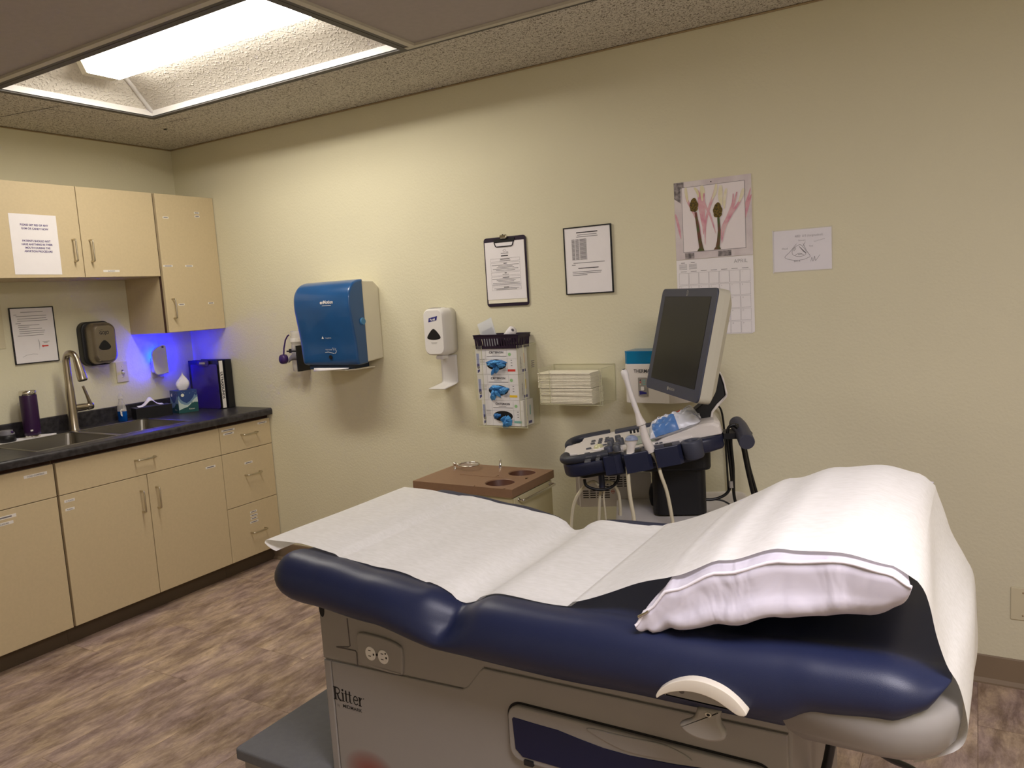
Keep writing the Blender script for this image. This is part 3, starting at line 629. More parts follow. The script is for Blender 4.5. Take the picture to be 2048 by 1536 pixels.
# switch and outlet
def plate(name, label, M, cat, w=.072, h=.116, m='plate_beige'):
    t = thing(name, label, cat, tuple(M.col[3].xyz)); MB().slab(rrect(w, h, .003, 3), .0003, .0055, m, M, ch=.002, steps=2).build('plate', t); return t
M = F_left(-.4725, 1.172); t = plate('light_switch', 'beige toggle light switch plate between the soap dispenser and the night light', M, 'light switch')
b = MB(); b.slab(rrect(.011, .024), .0056, .0062, 'base_groove', M); b.build('slot', t)
MB().box((-.0045, -.006, 0), (.0045, .006, .016), 'white_plastic', M @ Matrix.Translation((0, 0, .006)) @ Matrix.Rotation(.5, 4, 'X')).build('toggle', t, bevel=.001)
b = MB()
for y in (-.03, .03): b.lathe([(.003, .0055), (.0025, .007), (0, .0072)], 'plate_beige', M @ Matrix.Translation((0, y, 0)), 10)
b.build('screw', t)
M = F_left(-.2525, 1.172); t = plate('wall_outlet', 'beige wall outlet plate behind the glowing plug-in lamp', M, 'outlet')
for y in (-.02, .02): MB().slab(ellipse(.0165, .0145, 20, 0, y), .0056, .0075, 'plate_beige', M).build('socket', t)
# plug-in lamp with a blue glow towards the wall
nl = thing('night_light', 'white plug-in insect lamp throwing a strong blue glow on the corner wall', 'lamp', (.03, -.235, 1.16)); M = F_left(-.268, 1.222) 
M2 = M @ Matrix.Translation((.002, 0, .060)) @ Matrix.Diagonal((1.12, 1.28, 1, 1))
O = [(p.x, p.y) for p in spline([(-.040, .036, 0), (.012, .062, 0), (.036, .060, 0), (.040, .04, 0), (.042, -.055, 0), (.03, -.066, 0), (-.016, -.070, 0), (-.034, -.060, 0), (-.041, -.03, 0)], 5, True)]
b = MB(); b.slab(O, -.008, .004, 'white_plastic', M2, ch=.004, steps=3, smooth=True); b.slab(rrect(.012, .008, .002, 3, .018, .054), .004, .0045, 'purple_plastic', M2); b.build('cover', nl)
MB().slab(rrect(.05, .07, .01), .0077, .03, 'white_plastic', M @ Matrix.Translation((0, -.045, 0)), ch=.002).build('plug_body', nl)
MB().slab(rrect(.05, .012, .003), .031, .048, 'white_plastic', M @ Matrix.Translation((0, -.05, 0))).build('neck', nl)
MB().slab(rrect(.05, .07, .01), .043, .050, 'blue_glow', M @ Matrix.Translation((0, .005, 0))).build('blue_tube', nl)
pl = bpy.data.lights.new('blue_tube_light', 'AREA'); pl.shape = 'RECTANGLE'; pl.size = .05; pl.size_y = .07; pl.energy = 2.4; pl.color = (.0, .003, 1)
po = bpy.data.objects.new('blue_tube_light', pl); col.objects.link(po)
po.matrix_world = M @ Matrix.Translation((0, .008, .041)) @ Matrix.Rotation(0, 4, 'X')

# ================================================================== BACK WALL
# spray bottle in a wall strap
sb = thing('hand_gel_bottle', 'clear flip-cap bottle with an open purple cap hanging left of the towel dispenser', 'bottle', (.945, -.05, 1.11)); M = F_top(.952, -.052, 1.125)
MB().lathe([(.026, 0), (.034, .006), (.035, .03), (.033, .135), (.030, .15)], 'bottle_clear', M, 24, 1, .8).build('body', sb)
MB().lathe([(.030, .1505), (.032, .158), (.031, .195), (.0285, .2), (.0285, .222), (0, .2225)], 'bottle_clear', M, 24, 1, .85).build('neck', sb)
MB().lathe([(.0335, 0.), (.0335, .02)], 'sticker', M @ Matrix.Translation((0, 0, .163)), 24, 1, .88).build('label_sticker', sb)
MB().tube([(.93, -.08, 1.327), (.922, -.083, 1.322), (.905, -.085, 1.30), (.888, -.085, 1.255), (.882, -.085, 1.222)], .0042, 'purple_plastic', n=8).build('cap_strap', sb)
Q = frame((.872, -.085, 1.196), (.25, 0, 1), (.9, -.2, -.2)); MB().lathe([(.0, -.012), (.024, -.011), (.027, 0), (.026, .018), (.022, .02), (.02, .012), (0, .011)], 'purple_plastic', Q, 24).build('cap', sb)
b = MB(); b.box((.984, -.092, 1.128), (.992, -.002, 1.268), 'black_plastic'); b.box((.913, -.092, 1.235), (.984, -.088, 1.243), 'black_plastic'); b.box((.908, -.07, 1.228), (.914, -.002, 1.250), 'black_plastic'); b.build('wall_bracket', sb)
b = MB(); b.grid(lambda s, t: Vector((.985-.064*s, -.0935+.001*math.sin(9*s), 1.213-.03*s+.045*(t-.5)*(1-.55*s)+.008*math.sin(3*s))), 10, 3, 'grey_plastic'); b.build('strap', sb, solid=.001)
# towel dispenser
td = thing('towel_dispenser', 'large rounded paper towel dispenser with a translucent blue cover and white back', 'towel dispenser', (1.27, 0, 1.165))
TXa, TXb, TZ0, TZ1 = 1.125, 1.520, 1.178, 1.592
def ext_profile(mb, P, x0, x1, m, smooth=True, er=.02, K=4, kr=1.):
    """closed side profile [(depth, z)] extruded x0..x1 with rounded ends"""
    V = []; L = len(P); seq = [(x0+er-er*math.cos(PI/2*k/K), er-er*math.sin(PI/2*k/K)) for k in range(K+1)]
    seq += [(x1-(x-x0)*kr, i*kr) for x, i in seq[::-1]]
    for x, i in seq:
        Q = inset(P, i) if i > 1e-6 else P
        V += [(x, -max(q[0], 0.0005), q[1]) for q in Q]
    n = len(seq); mb.add(V, [(k*L+i, k*L+(i+1) % L, (k+1)*L+(i+1) % L, (k+1)*L+i) for k in range(n-1) for i in range(L)], m, I4, smooth)
    mb.add(V[:L], [tuple(range(L))], m); mb.add(V[-L:], [tuple(range(L-1, -1, -1))], m)
PB = [(.0, 1.19), (.125, 1.180), (.145, 1.188), (.148, 1.30), (.148, 1.50), (.146, 1.575), (.135, 1.588), (.04, 1.585), (0, 1.555)]
b = MB(); ext_profile(b, PB, TXa+.002, TXb-.002, 'cream_plastic', False, .008); b.build('back_housing', td)
PF = [(p.x, p.y) for p in spline([(.118, 1.176, 0), (.180, 1.172, 0), (.196, 1.182, 0), (.202, 1.215, 0), (.206, 1.28, 0), (.214, 1.34, 0), (.226, 1.42, 0), (.232, 1.47, 0), (.228, 1.52, 0), (.212, 1.555, 0), (.185, 1.58, 0), (.150, 1.592, 0), (.118, 1.594, 0)], 4)]
b = MB(); ext_profile(b, PF, TXa, TXb, 'blue_plastic', True, .038, 7, .3); b.build('cover', td, recalc=True)
M = F_back(1.30, 1.50, -.2305) 
b = MB(); M1 = frame((1.375, -.2335, 1.482), (1, 0, 0), (0, .10, 1)); b.text('enMotion', 0, 0, .0165, 'white_plastic', M1, z=.001, sx=.95, bold=.0005); b.line(-.03, .03, -.009, .0018, 'white_plastic', M1, .001)
M2 = frame((1.335, -.2115, 1.312), (1, 0, 0), (0, -.09, 1)); b.slab([(-.034, -.004), (-.020, -.004), (-.027, .009)], 0, .001, 'white_plastic', M2); b.text('GeorgiaPacific', .012, -.003, .006, 'white_plastic', M2, z=.001, sx=.8)
M3 = frame((1.355, -.2075, 1.250), (1, 0, 0), (0, -.07, 1)); b.text('Motion activated', -.015, 0, .006, 'white_plastic', M3, z=.001, sx=.75)
b.stroke([(-.042, -.011), (-.02, -.009), (0, -.013), (.018, -.018)], .0022, 'white_plastic', M3, .001); b.stroke([(.012, .012), (.018, -.002), (.022, .012), (.027, 0), (.033, .010), (.030, -.004), (.038, -.002), (.032, -.012), (.022, -.018)], .002, 'white_plastic', M3, .001); b.build('lettering', td)
b = MB(); b.lathe([(.018, 0), (.018, .006), (.016, .008)], 'blue_bottle', frame((TXb-.0, -.145, 1.385), (0, 1, 0), (0, 0, 1)), 20); b.build('knob', td)
b = MB(); b.slab(ellipse(.012, .0105), 0, .0008, 'slot_black', frame((1.345, -.2045, 1.214), (1, 0, 0), (0, -.03, 1))); b.build('sensor', td)
b = MB(); b.box((TXa+.05, -.185, 1.150), (TXb-.08, -.03, 1.172), 'blue_smoke'); b.slab([(TXa+.04, -.02), (TXb-.05, -.02), (TXb-.055, -.16), (TXb-.10, -.19), (TXa+.09, -.19), (TXa+.05, -.16)], 1.144, 1.150, 'cream_plastic'); b.build('tray', td)
b = MB(); b.grid(lambda s, t: Vector((TXa+.085+.24*s, -.192-.006*t, 1.158-.012*t*(1.6-1.4*s))), 6, 3, 'paper'); b.build('towel', td, solid=.001)
# hand sanitizer dispenser
hs = thing('sanitizer_dispenser', 'white touch-free hand sanitizer dispenser with a drip tray right of the towel dispenser', 'sanitizer dispenser', (1.92, 0, 1.04)); M = F_back(1.925, 1.317)
MB().slab(rrect(.122, .222, .03, 8), .0005, .06, 'white_plastic', M, ch=.004, steps=2, smooth=True).build('back_housing', hs)
b = MB(); shell(b, .128, .228, .055, .108, 'white_plastic', M, .034, taper=.84); b.slab([(p.x, p.y) for p in spline([(-.038, .108, 0), (0, .113, 0), (.036, .108, 0), (0, .102, 0)], 4, True)], .05, .1, 'lever_grey', M @ Matrix.Translation((0, .003, -.012))); b.build('cover', hs)
b = MB(); b.slab([(p.x, p.y) for p in spline([(-.038, -.02, 0), (-.017, .006, 0), (0, .016, 0), (.017, .006, 0), (.038, -.02, 0), (.034, -.032, 0), (0, -.037, 0), (-.034, -.032, 0)], 4, True)], .107, .1095, 'slot_black', M, ch=.0018); b.build('window', hs)
b = MB(); P = [(-.026, .048), (.022, .056), (.028, .076), (-.022, .067)]; b.slab(P, .1082, .1088, 'stripe_navy', M); b.text('Purell', 0, .0555, .0105, 'white_plastic', M, z=.1092, sx=.85, rot=.12, bold=.0005)
b.line(-.018, .018, -.050, .0018, 'lever_grey', M, .1085); b.line(-.014, .014, -.055, .0018, 'lever_grey', M, .1085); b.build('badge', hs)
b = MB(); b.slab(rrect(.045, .02, .008), .05, .092, 'white_plastic', M @ Matrix.Translation((.012, -.122, 0)), ch=.006, steps=2); b.build('nozzle', hs)
b = MB(); b.grid(lambda s, t: Vector((1.882+.094*s*(1 if t < .7 else 1), -(.004+(0 if t < .55 else .115*(math.sin((t-.55)/.45*PI/2))**1.3)), 1.20-.135*min(1, t/.55)-.018*math.sin(max(0, (t-.55)/.45)*PI/2)+.0*t)), 8, 18, 'white_plastic'); b.build('drip_tray', hs, solid=.004)
# clipboard on the wall
wc = thing('clipboard', 'dark purple clipboard with a printed sheet hanging left of the framed notice', 'clipboard', (2.285, 0, 1.42)); M = frame((2.286, 0, 1.578), (1, 0, .0), (0, 0, 1))
MB().slab(rrect(.224, .315, .014, 5), .004, .0075, 'purple_dark', M, ch=.0006, back=True).build('board', wc)
b = MB(); b.slab(rrect(.208, .279, .001, 2, 0, -.003), .0076, .009, 'fold_paper', M); b.slab(rrect(.208, .262, .001, 2, -.001, .006), .0092, .0105, 'paper', M); R = M @ Matrix.Translation((0, 0, .0108))
b.stroke([(-.008, .096), (.004, .102), (.008, .094), (-.004, .088), (-.008, .096)], .0012, 'ink_grey', R); b.line(.008, .02, .088, .0015, 'ink_grey', R); b.line(-.02, .02, .083, .0025, 'ink_grey', R); b.line(-.02, .018, .072, .004, 'ink', R)
def rbox(b, x0, x1, y0, y1, M, w=.0006, m='ink_grey'):
    for a, c, d, e in ((x0, x1, y0, y0+w), (x0, x1, y1-w, y1), (x0, x0+w, y0, y1), (x1-w, x1, y0, y1)): b.add([(a, d, .0004), (c, d, .0004), (c, e, .0004), (a, e, .0004)], [(0, 1, 2, 3)], m, M)
for y1, y0, rows in ((.061, .047, ((.030, .057, 1), (.034, .0505, 0))), (.042, .002, ((.01, .038, 1), (.085, .031, 0), (.045, .0255, 0), (.055, .020, 0), (.08, .0135, 0), (.06, .007, 0))), (-.002, -.017, ((.006, -.006, 1), (.02, -.0125, 0))), (-.021, -.062, ((.02, -.0255, 1), (.088, -.032, 0), (.06, -.038, 0), (.05, -.044, 0), (.085, -.051, 0), (.088, -.057, 0))), (-.067, -.083, ((.016, -.0705, 1), (.08, -.075, 0), (.065, -.080, 0)))):
    rbox(b, -.078, .078, y0, y1, R)
    for hw, y, bo in rows: b.line(-hw*.85, hw*.85, y, .0027 if bo else .0018, 'ink' if bo else 'ink_grey', R)
b.build('sheet', wc)
b = MB(); b.tube([(-.052, .134, .012), (-.046, .117, .013), (-.040, .114, .013), (.038, .114, .013), (.044, .117, .013), (.05, .134, .012)], .0022, 'ink', M, 8); b.slab(rrect(.036, .018, .006, 4, 0, .158), .008, .020, 'chrome', M, ch=.003); b.box((-.055, .132, .0078), (.055, .150, .011), 'black_plastic', M); b.tube([(0, .164, .001), (0, .166, .02)], .003, 'black_plastic', M); b.build('clip', wc)
# framed notice
def d2(b, M):
    b.line(-.05, .05, .119, .004, 'ink', M); b.line(-.046, .046, .109, .0022, 'ink_grey', M); b.line(-.05, .05, .101, .0022, 'ink_grey', M)
    for i in range(16): y = .090-.0056*i; b.line(-.076, -.004, y-.0027, .0006, 'ink_grey', M); b.line(-.074, -.060, y, .0024, 'ink_grey', M); b.line(-.056, -.040, y, .0024, 'ink_grey', M); b.line(-.036, -.006, y, .0024, 'ink_grey', M)
    b.line(-.004, -.0034, .047, .09, 'ink_grey', M)
    b.line(-.07, .078, -.010, .0022, 'ink_grey', M); b.line(-.078, -.06, -.018, .0022, 'ink_grey', M); b.line(-.048, .048, -.033, .0032, 'ink', M)
    for x1, y in ((.062, -.048), (.058, -.055), (-.006, -.062)): b.line(-.076, x1, y, .0022, 'ink_grey', M)
docframe('framed_notice', 'black framed printed notice hanging between the wall clipboard and the calendar', F_back(2.7005, 1.6), .215, .279, d2)
# calendar
ca = thing('calendar', 'wall calendar open at APRIL under a picture of two buds with pink stems', 'calendar', (3.245, 0, 1.265))
M = frame((3.2435, -.0, 1.722), (1, 0, .0), (0, 0, 1)); W2 = .1525
mat('cal_pic', srgb(222, 214, 214), .5, c2=srgb(206, 194, 198), nscale=14); mat('cal_white', srgb(236, 228, 230), .55, noise=.02, nscale=9); mat('bud', srgb(52, 42, 16), .6, c2=srgb(122, 100, 30), nscale=150); mat('stem_green', srgb(76, 88, 44), .6, c2=srgb(116, 66, 60), nscale=30)
mat('petal_pink', srgb(208, 138, 158), .6, c2=srgb(224, 186, 190), nscale=30); mat('petal_cream', srgb(222, 214, 170), .6, c2=srgb(232, 224, 202), nscale=30); mat('bark_grey', srgb(96, 90, 92), .7, c2=srgb(160, 152, 152), nscale=70)
b = MB(); b.slab(rrect(.305, .305), .0005, .003, 'cal_pic', M); R = M @ Matrix.Translation((0, 0, .0032))
b.slab([(-W2, .152), (-.112, .152), (-.112, .128), (-.125, .128), (-.126, .07), (-W2, .09)], 0, .0002, 'bark_grey', R)
for x0, x1 in ((-.115, -.078), (.018, .07)): b.slab([(x0, -.15), (x1, -.15), (x1, -.128), (x0, -.128)], 0, .0002, 'bark_grey', R)
def petal(P, w, m, z=.0006):
    P = spline([(x, y, 0) for x, y in P], 6); N = len(P)
    V = []
    for i, p in enumerate(P):
        t = P[min(i+1, N-1)]-P[max(i-1, 0)]; t.normalize(); q = Vector((-t.y, t.x, 0))*w/2*math.sin(PI*(.12+.86*i/(N-1)))**.8; V += [(p.x+q.x, p.y+q.y, z), (p.x-q.x, p.y-q.y, z)]
    b.add(V, [(2*i, 2*i+1, 2*i+3, 2*i+2) for i in range(N-1)], m, R)
petal([(.118, -.03), (.136, .03), (.152, .075)], .012, 'petal_pink', .0003); petal([(.12, .02), (.138, .06), (.150, .1)], .008, 'petal_pink', .0003); petal([(-.15, .03), (-.138, -.02), (-.13, -.07)], .010, 'petal_pink', .0003)
b.slab(rrect(.249, .256, 0, 1, .003, .003), .0002, .0005, 'ink_grey', R); b.slab(rrect(.246, .253, 0, 1, .003, .003), .0005, .0007, 'cal_white', R)
k = .0012
for P, w, m in (([(-.104, .128), (-.100, .085), (-.075, .03), (-.055, -.02), (-.046, -.08)], .010, 'petal_pink'), ([(-.104, .130), (-.103, .11), (-.096, .07)], .012, 'petal_cream'), ([(-.068, .125), (-.052, .10), (-.05, .05), (-.04, -.03)], .011, 'petal_pink'), ([(-.069, .125), (-.058, .11), (-.052, .085)], .010, 'petal_cream'),
    ([(-.040, .128), (-.038, .09), (-.036, .02), (-.037, -.06)], .018, 'petal_pink'), ([(-.040, .130), (-.036, .105), (-.038, .07)], .018, 'petal_cream'), ([(.018, .128), (.008, .09), (-.012, .04), (-.028, -.02), (-.032, -.1)], .010, 'petal_pink'), ([(.019, .130), (.014, .1), (.0, .07)], .012, 'petal_cream'), ([(-.030, .10), (-.03, .06), (-.008, .01), (.012, -.06)], .009, 'petal_pink'),
    ([(.036, .122), (.034, .08), (.038, .045)], .018, 'petal_cream'), ([(.058, .108), (.05, .07), (.048, .03)], .012, 'petal_cream'), ([(.098, .09), (.085, .045), (.06, .0), (.038, -.04), (.032, -.09)], .009, 'petal_pink'), ([(.084, .085), (.080, .05), (.062, .01), (.042, -.03)], .006, 'petal_pink'), ([(.122, .098), (.105, .05), (.075, .01), (.048, -.04), (.034, -.10)], .011, 'petal_pink'), ([(.123, .1), (.116, .075), (.104, .05)], .013, 'petal_cream')):
    petal(P, w, m, k); k += .0001
for P, w in (([(-.066, .03), (-.060, -.02), (-.054, -.07), (-.048, -.11), (-.050, -.123)], .020), ([(.024, .0), (.026, -.05), (.022, -.09), (.018, -.112), (.016, -.122)], .022)):
    P = [(x, y) for x, y in P]; V = []
    for i, (x, y) in enumerate(P): ww = (.0045, .0055, .0065, .008, .0145)[i]; V += [(x-ww, y, .0028), (x+ww, y, .0028)]
    b.add(V, [(2*i, 2*i+1, 2*i+3, 2*i+2) for i in range(4)], 'stem_green', R)
for cx, cy, rx, ry in ((-.072, .060, .017, .027), (.022, .030, .018, .029)):
    b.slab([(cx+rx*math.cos(a)*(1+.08*math.sin(7*a)), cy+ry*math.sin(a)*(1+.05*math.cos(5*a))-.006*abs(math.cos(a))) for a in (2*PI*i/26 for i in range(26))], .0026, .0030, 'bud', R)
b.slab(ellipse(.0022, .0022, 10, -.002, .141), .0006, .002, 'slot_black', R); b.build('picture_page', ca)
M = frame((3.2435, -.0, 1.568), (1, 0, .0), (0, -.006, 1)); b = MB(); b.slab([(-W2, -.302), (W2-.012, -.302), (W2, -.296), (W2, 0), (-W2, 0)], .0005, .0035, 'paper', M); R = M @ Matrix.Translation((0, 0, .0037))
b.text('APRIL', .105, -.026, .0145, 'ink_grey', R, sx=1.02, bold=-.0004)
for cx in (-.125, -.085):
    b.line(cx-.008, cx+.008, -.012, .002, 'ink_grey', R)
    for i in range(5): b.line(cx-.016, cx+.016, -.019-.0045*i, .0012, 'ink_grey', R)
gx0, gw, gy0, gh = -.143, .0408, -.053, .050
for i in range(7): b.line(gx0+gw*i+.008, gx0+gw*i+.032, gy0+.006, .0016, 'ink_grey', R)
day = 0
for r in range(5):
    for c_ in range(7):
        x0, y1 = gx0+gw*c_, gy0-gh*r; rbox(b, x0, x0+gw-.002, y1-gh+.004, y1, R, .0005)
        if r*7+c_ >= 6 and day < 30: day += 1; b.text(str(day), x0+.008, y1-.009, .0045, 'ink_grey', R, bold=-.0001)
b.build('date_page', ca)
# hand-drawn sheet
M = F_back(3.576, 1.572); M = frame((3.576, 0, 1.572), (1, 0, .0), (0, 0, 1)); hd = thing('drawing_sheet', 'small handwritten ultrasound sketch in a plastic sleeve right of the calendar', 'drawing', (3.576, 0, 1.49))
b = MB(); b.slab(rrect(.206, .152), .0008, .0018, 'paper', M); R = M @ Matrix.Translation((0, 0, .002)); S_ = lambda P, w=.0009: b.stroke([(p.x, p.y) for p in spline([(x, y, 0) for x, y in P], 5)], w, 'ink', R)
b.text('ABD  U/S (longitudinal)', .024, .048, .0085, 'ink_grey', R, sx=.86, bold=-.0002); b.text('Stomach', .0, .033, .006, 'ink', R, sx=.9, bold=-.0002); b.text('line and placenta', .062, .030, .0055, 'ink', R, sx=.72, rot=.22, bold=-.0002)
b.text('Head', -.062, .006, .007, 'ink', R, bold=-.0002); b.text('feet', .032, .010, .0065, 'ink', R, bold=-.0002); b.text('BACK', -.018, -.043, .0065, 'ink', R, bold=-.0002); b.text('spine', -.008, -.0165, .0045, 'ink', R)
S_([(-.020, .024), (-.044, -.004), (-.062, -.024), (-.03, -.036), (0, -.036), (.02, -.030), (.028, -.024), (.016, -.004), (.004, .024)]); S_([(-.020, .016), (-.034, .004), (-.034, -.014), (-.014, -.023), (.008, -.02), (.014, -.008), (.006, .008), (-.006, .020), (-.020, .016)])
S_([(-.026, .012), (-.030, .0), (-.022, .006), (-.026, .012)]); S_([(-.026, -.018), (-.010, -.011), (.006, -.018)]); 
for i in range(6): S_([(-.010+.003*i, .014-.004*i), (.004+.002*i, -.002-.002*i)], .0014)
S_([(.012, .030), (.004, .014)]); S_([(.030, -.044), (.034, -.030), (.038, -.044), (.044, -.026), (.046, -.042), (.052, -.036), (.062, -.022)])
b.build('sheet', hd)
MB().slab(rrect(.213, .160), .0021, .0025, 'sheet_sleeve', M).box((-.1065, -.08, .0004), (-.1035, .08, .0032), 'white_plastic', M).build('sleeve', hd)
# small outlet at the right
M = F_back(4.281, .306); t = plate('wall_outlet', 'beige blank wall plate low on the wall at the right edge of the picture', M, 'wall plate'); b = MB()
for y in (-.041, .041): b.lathe([(.003, .0055), (.0025, .007), (0, .0072)], 'cabinet_edge', M @ Matrix.Translation((0, y, 0)), 10)
b.build('screw', t)

# ---------------------------------------------------------------- glove rack
GX0, GX1, GZ0, GZ1, GD = 2.150, 2.418, .876, 1.248, .118
gh_ = thing('glove_rack', 'tall clear acrylic rack on the wall holding three glove boxes and a basket', 'rack', (2.284, 0, GZ0))
tk = .003
b = MB(); b.box((GX0, -tk-.0005, GZ0), (GX1, -.0005, GZ1), 'acrylic'); b.build('back_panel', gh_)
for x in (GX0, GX1-tk): MB().box((x, -GD, GZ0), (x+tk, -tk-.001, GZ1), 'acrylic').build('side_panel', gh_)
for x0, x1 in ((GX0+tk, GX0+.045), (GX1-.035, GX1-tk)): MB().box((x0, -GD, GZ0+tk), (x1, -GD+tk, GZ1), 'acrylic').build('front_lip', gh_)
MB().box((GX0+tk, -GD, GZ0-.001), (GX1-tk, -tk-.001, GZ0+tk-.0015), 'acrylic').build('bottom_panel', gh_)
b = MB(); e = .0009
for x in (GX0, GX1-tk): b.box((x, -GD-e, GZ0), (x+tk, -GD, GZ1), 'clear_edge'); b.box((x, -GD, GZ1), (x+tk, -.001, GZ1+e), 'clear_edge')
for x in (GX0+.045, GX1-.035-e): b.box((x, -GD, GZ0), (x+e, -GD+tk, GZ1), 'clear_edge')
b.box((GX0, -GD-e, GZ0-.002), (GX1, -GD+tk, GZ0+.001), 'clear_edge'); b.box((GX0, -.004, GZ1), (GX1, -.0005, GZ1+e), 'clear_edge'); b.build('edge', gh_)
M = frame((GX1+.0004, -.05, 1.16), (0, 1, 0), (0, 0, 1)); b = MB()
for i, w in enumerate((.03, .026, .03, .026)): b.line(-w/2+.006, w/2+.006, .010-.009*i, .0035, 'ink_grey', M)
b.build('lettering', gh_)
def glove_box(x0, z0, tagm, label, kind):
    bw, bh, bd = .222, .117, .088; y0 = -.018; t = thing('glove_box', label, 'glove box', (x0+bw/2, y0-bd/2, z0), 'glove boxes stacked in the clear rack')
    M = F_back(x0+bw/2, z0+bh/2, y0)
    b = MB(); b.box((-bw/2, -bh/2, 0), (bw/2, bh/2, bd), 'carton', M); R = M @ Matrix.Translation((0, 0, bd+.0003))
    b.text('CRITERION', .002, bh/2-.021, .0095, 'ink', R, sx=1.12, bold=.0003); b.line(-.02, .02, bh/2-.028, .0015, 'ink_grey', R); b.line(-.05, .055, bh/2-.034, .0022, 'ink_grey', R)
    for i in range(8): b.add([(-.106, .038-.0078*i, 0), (-.092, .038-.0078*i, 0), (-.092, .038-.0078*(i+1), 0), (-.106, .038-.0078*(i+1), 0)], [(0, 1, 2, 3)], 'stripe_blue' if i < 4 else 'stripe_navy' if i > 5 else 'stripe_blue', R)
    b.slab(ellipse(.007, .007, 16, -.098, -.026), 0, .0004, 'ink_grey', R); b.slab([(-.104, -.038), (-.092, -.034), (-.092, -.044), (-.104, -.052)], 0, .0004, 'stripe_navy', R)
    b.slab(ellipse(.0078, .0078, 16, .072, bh/2-.026), 0, .0004, 'green_dot', R)
    for x in (-.055, .058): b.line(x, x+.0006, .0, bh*.96, 'ink_grey', R, .0002)
    b.line(-.108, .108, .012, .0006, 'ink_grey', R, .0002)
    for i in range(4): b.line(-.088, -.062, .010-.007*i, .0012, 'ink_grey', R, .0002)
    b.slab(rrect(.040, .010, 0, 1, .078, -.040), 0, .0004, tagm, R)
    for i in range(3): b.line(.03, .06, -.030-.006*i, .0012, 'ink_grey', R, .0002); b.line(.076, .084, .006-.012*i, .003, 'ink_grey', R, .0002)
    Sd = frame((x0+bw+.0003, y0-bd/2, z0+bh/2), (0, 1, 0), (0, 0, 1))
    b.text('CRITERION', -.012, -.04, .008, 'ink', Sd, rot=PI/2, align='LEFT', sx=1.0); b.slab(rrect(.008, .045, 0, 1, .014, .01), 0, .0003, tagm, Sd); b.slab(rrect(.03, .012, 0, 1, .01, -.045), 0, .0003, 'stripe_navy', Sd)
    b.build('carton', t)
    O = MB().slab(ellipse(.052, .024, 32, 0, -.014), bd+.0004, bd+.0010, 'slot_black', M); O.build('opening', t)
    g = MB(); rnd = random.Random(kind*7+3); Z = bd+.001
    def blob(cx, cy, rx, ry, hz, a0, m='glove'):
        ca_, sa_ = math.cos(a0), math.sin(a0)
        def fn(s, tt):
            a = 2*PI*s; r = 1-tt; k = 1+.16*math.sin(3*a+kind)+.10*math.sin(7*a)
            x, y = rx*r*math.cos(a)*k, ry*r*math.sin(a)*k
            return Vector((cx+x*ca_-y*sa_, cy+x*sa_+y*ca_, Z+hz*(1-r*r)*(1+.25*math.sin(5*a+cx*90))))
        g.grid(fn, 24, 7, m, M, cu=True)
    if kind == 0:
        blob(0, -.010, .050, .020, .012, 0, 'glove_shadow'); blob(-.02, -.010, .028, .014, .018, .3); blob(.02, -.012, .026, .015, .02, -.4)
        blob(-.018, -.044, .020, .007, .016, 1.1); blob(.004, -.034, .020, .007, .018, 1.25); blob(-.004, -.004, .03, .008, .024, .1)
    elif kind == 1:
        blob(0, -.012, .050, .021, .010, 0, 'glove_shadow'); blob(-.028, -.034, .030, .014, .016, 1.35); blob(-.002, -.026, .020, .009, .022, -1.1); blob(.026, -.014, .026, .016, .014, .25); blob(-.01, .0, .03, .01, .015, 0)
    else:
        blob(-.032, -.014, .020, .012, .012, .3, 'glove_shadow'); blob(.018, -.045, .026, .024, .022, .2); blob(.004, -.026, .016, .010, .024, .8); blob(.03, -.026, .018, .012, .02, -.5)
    g.build('glove', t)
glove_box(2.172, .8795, 'teal', 'bottom glove box of the three, its half-empty dark opening showing one blue glove', 2)
glove_box(2.156, .9975, 'yellow', 'middle glove box of the three, with a yellow size tag', 1)
glove_box(2.154, 1.1155, 'red', 'top glove box of the three, right under the basket, with a red size tag', 0)
# basket
bk = thing('basket', 'small dark purple slotted plastic basket on top of the glove boxes', 'basket', (2.28, -.062, 1.2335)); z0 = 1.2335; bx0, bx1, by0, by1, hh = 2.168, 2.385, -.112, -.020, .062; fl = .010
b = MB()
b.box((bx0, by0, z0), (bx1, by1, z0+.002), 'purple_dark')
def wall_seg(p, q, nb):
    p, q = Vector(p), Vector(q); d = (q-p); L = d.length; d.normalize(); nrm = Vector((d.y, -d.x, 0))
    def quad(s0, s1, za, zb):
        V = [p+d*s0+nrm*fl*(za/hh)+Vector((0, 0, za)), p+d*s1+nrm*fl*(za/hh)+Vector((0, 0, za)), p+d*s1+nrm*fl*(zb/hh)+Vector((0, 0, zb)), p+d*s0+nrm*fl*(zb/hh)+Vector((0, 0, zb))]
        W = [v-nrm*.002 for v in V]; b.add(V+W, [(0, 1, 2, 3), (7, 6, 5, 4), (0, 4, 5, 1), (1, 5, 6, 2), (2, 6, 7, 3), (3, 7, 4, 0)], 'purple_dark')
    quad(-fl*.6, L+fl*.6, 0, .012); quad(-fl, L+fl, .046, hh)
    st = L/(nb); 
    for i in range(nb+1): c0 = max(-fl*.6, st*i-st*.28 if 0 < i else -fl*.6); c1 = min(L+fl*.6, st*i+st*.28 if i < nb else L+fl*.6); quad(c0, c1, .012, .046)
z_ = z0
for p, q, nb in (((bx0, by0, z_), (bx1, by0, z_), 16), ((bx1, by0, z_), (bx1, by1, z_), 6), ((bx1, by1, z_), (bx0, by1, z_), 16), ((bx0, by1, z_), (bx0, by0, z_), 6)): wall_seg(p, q, nb)
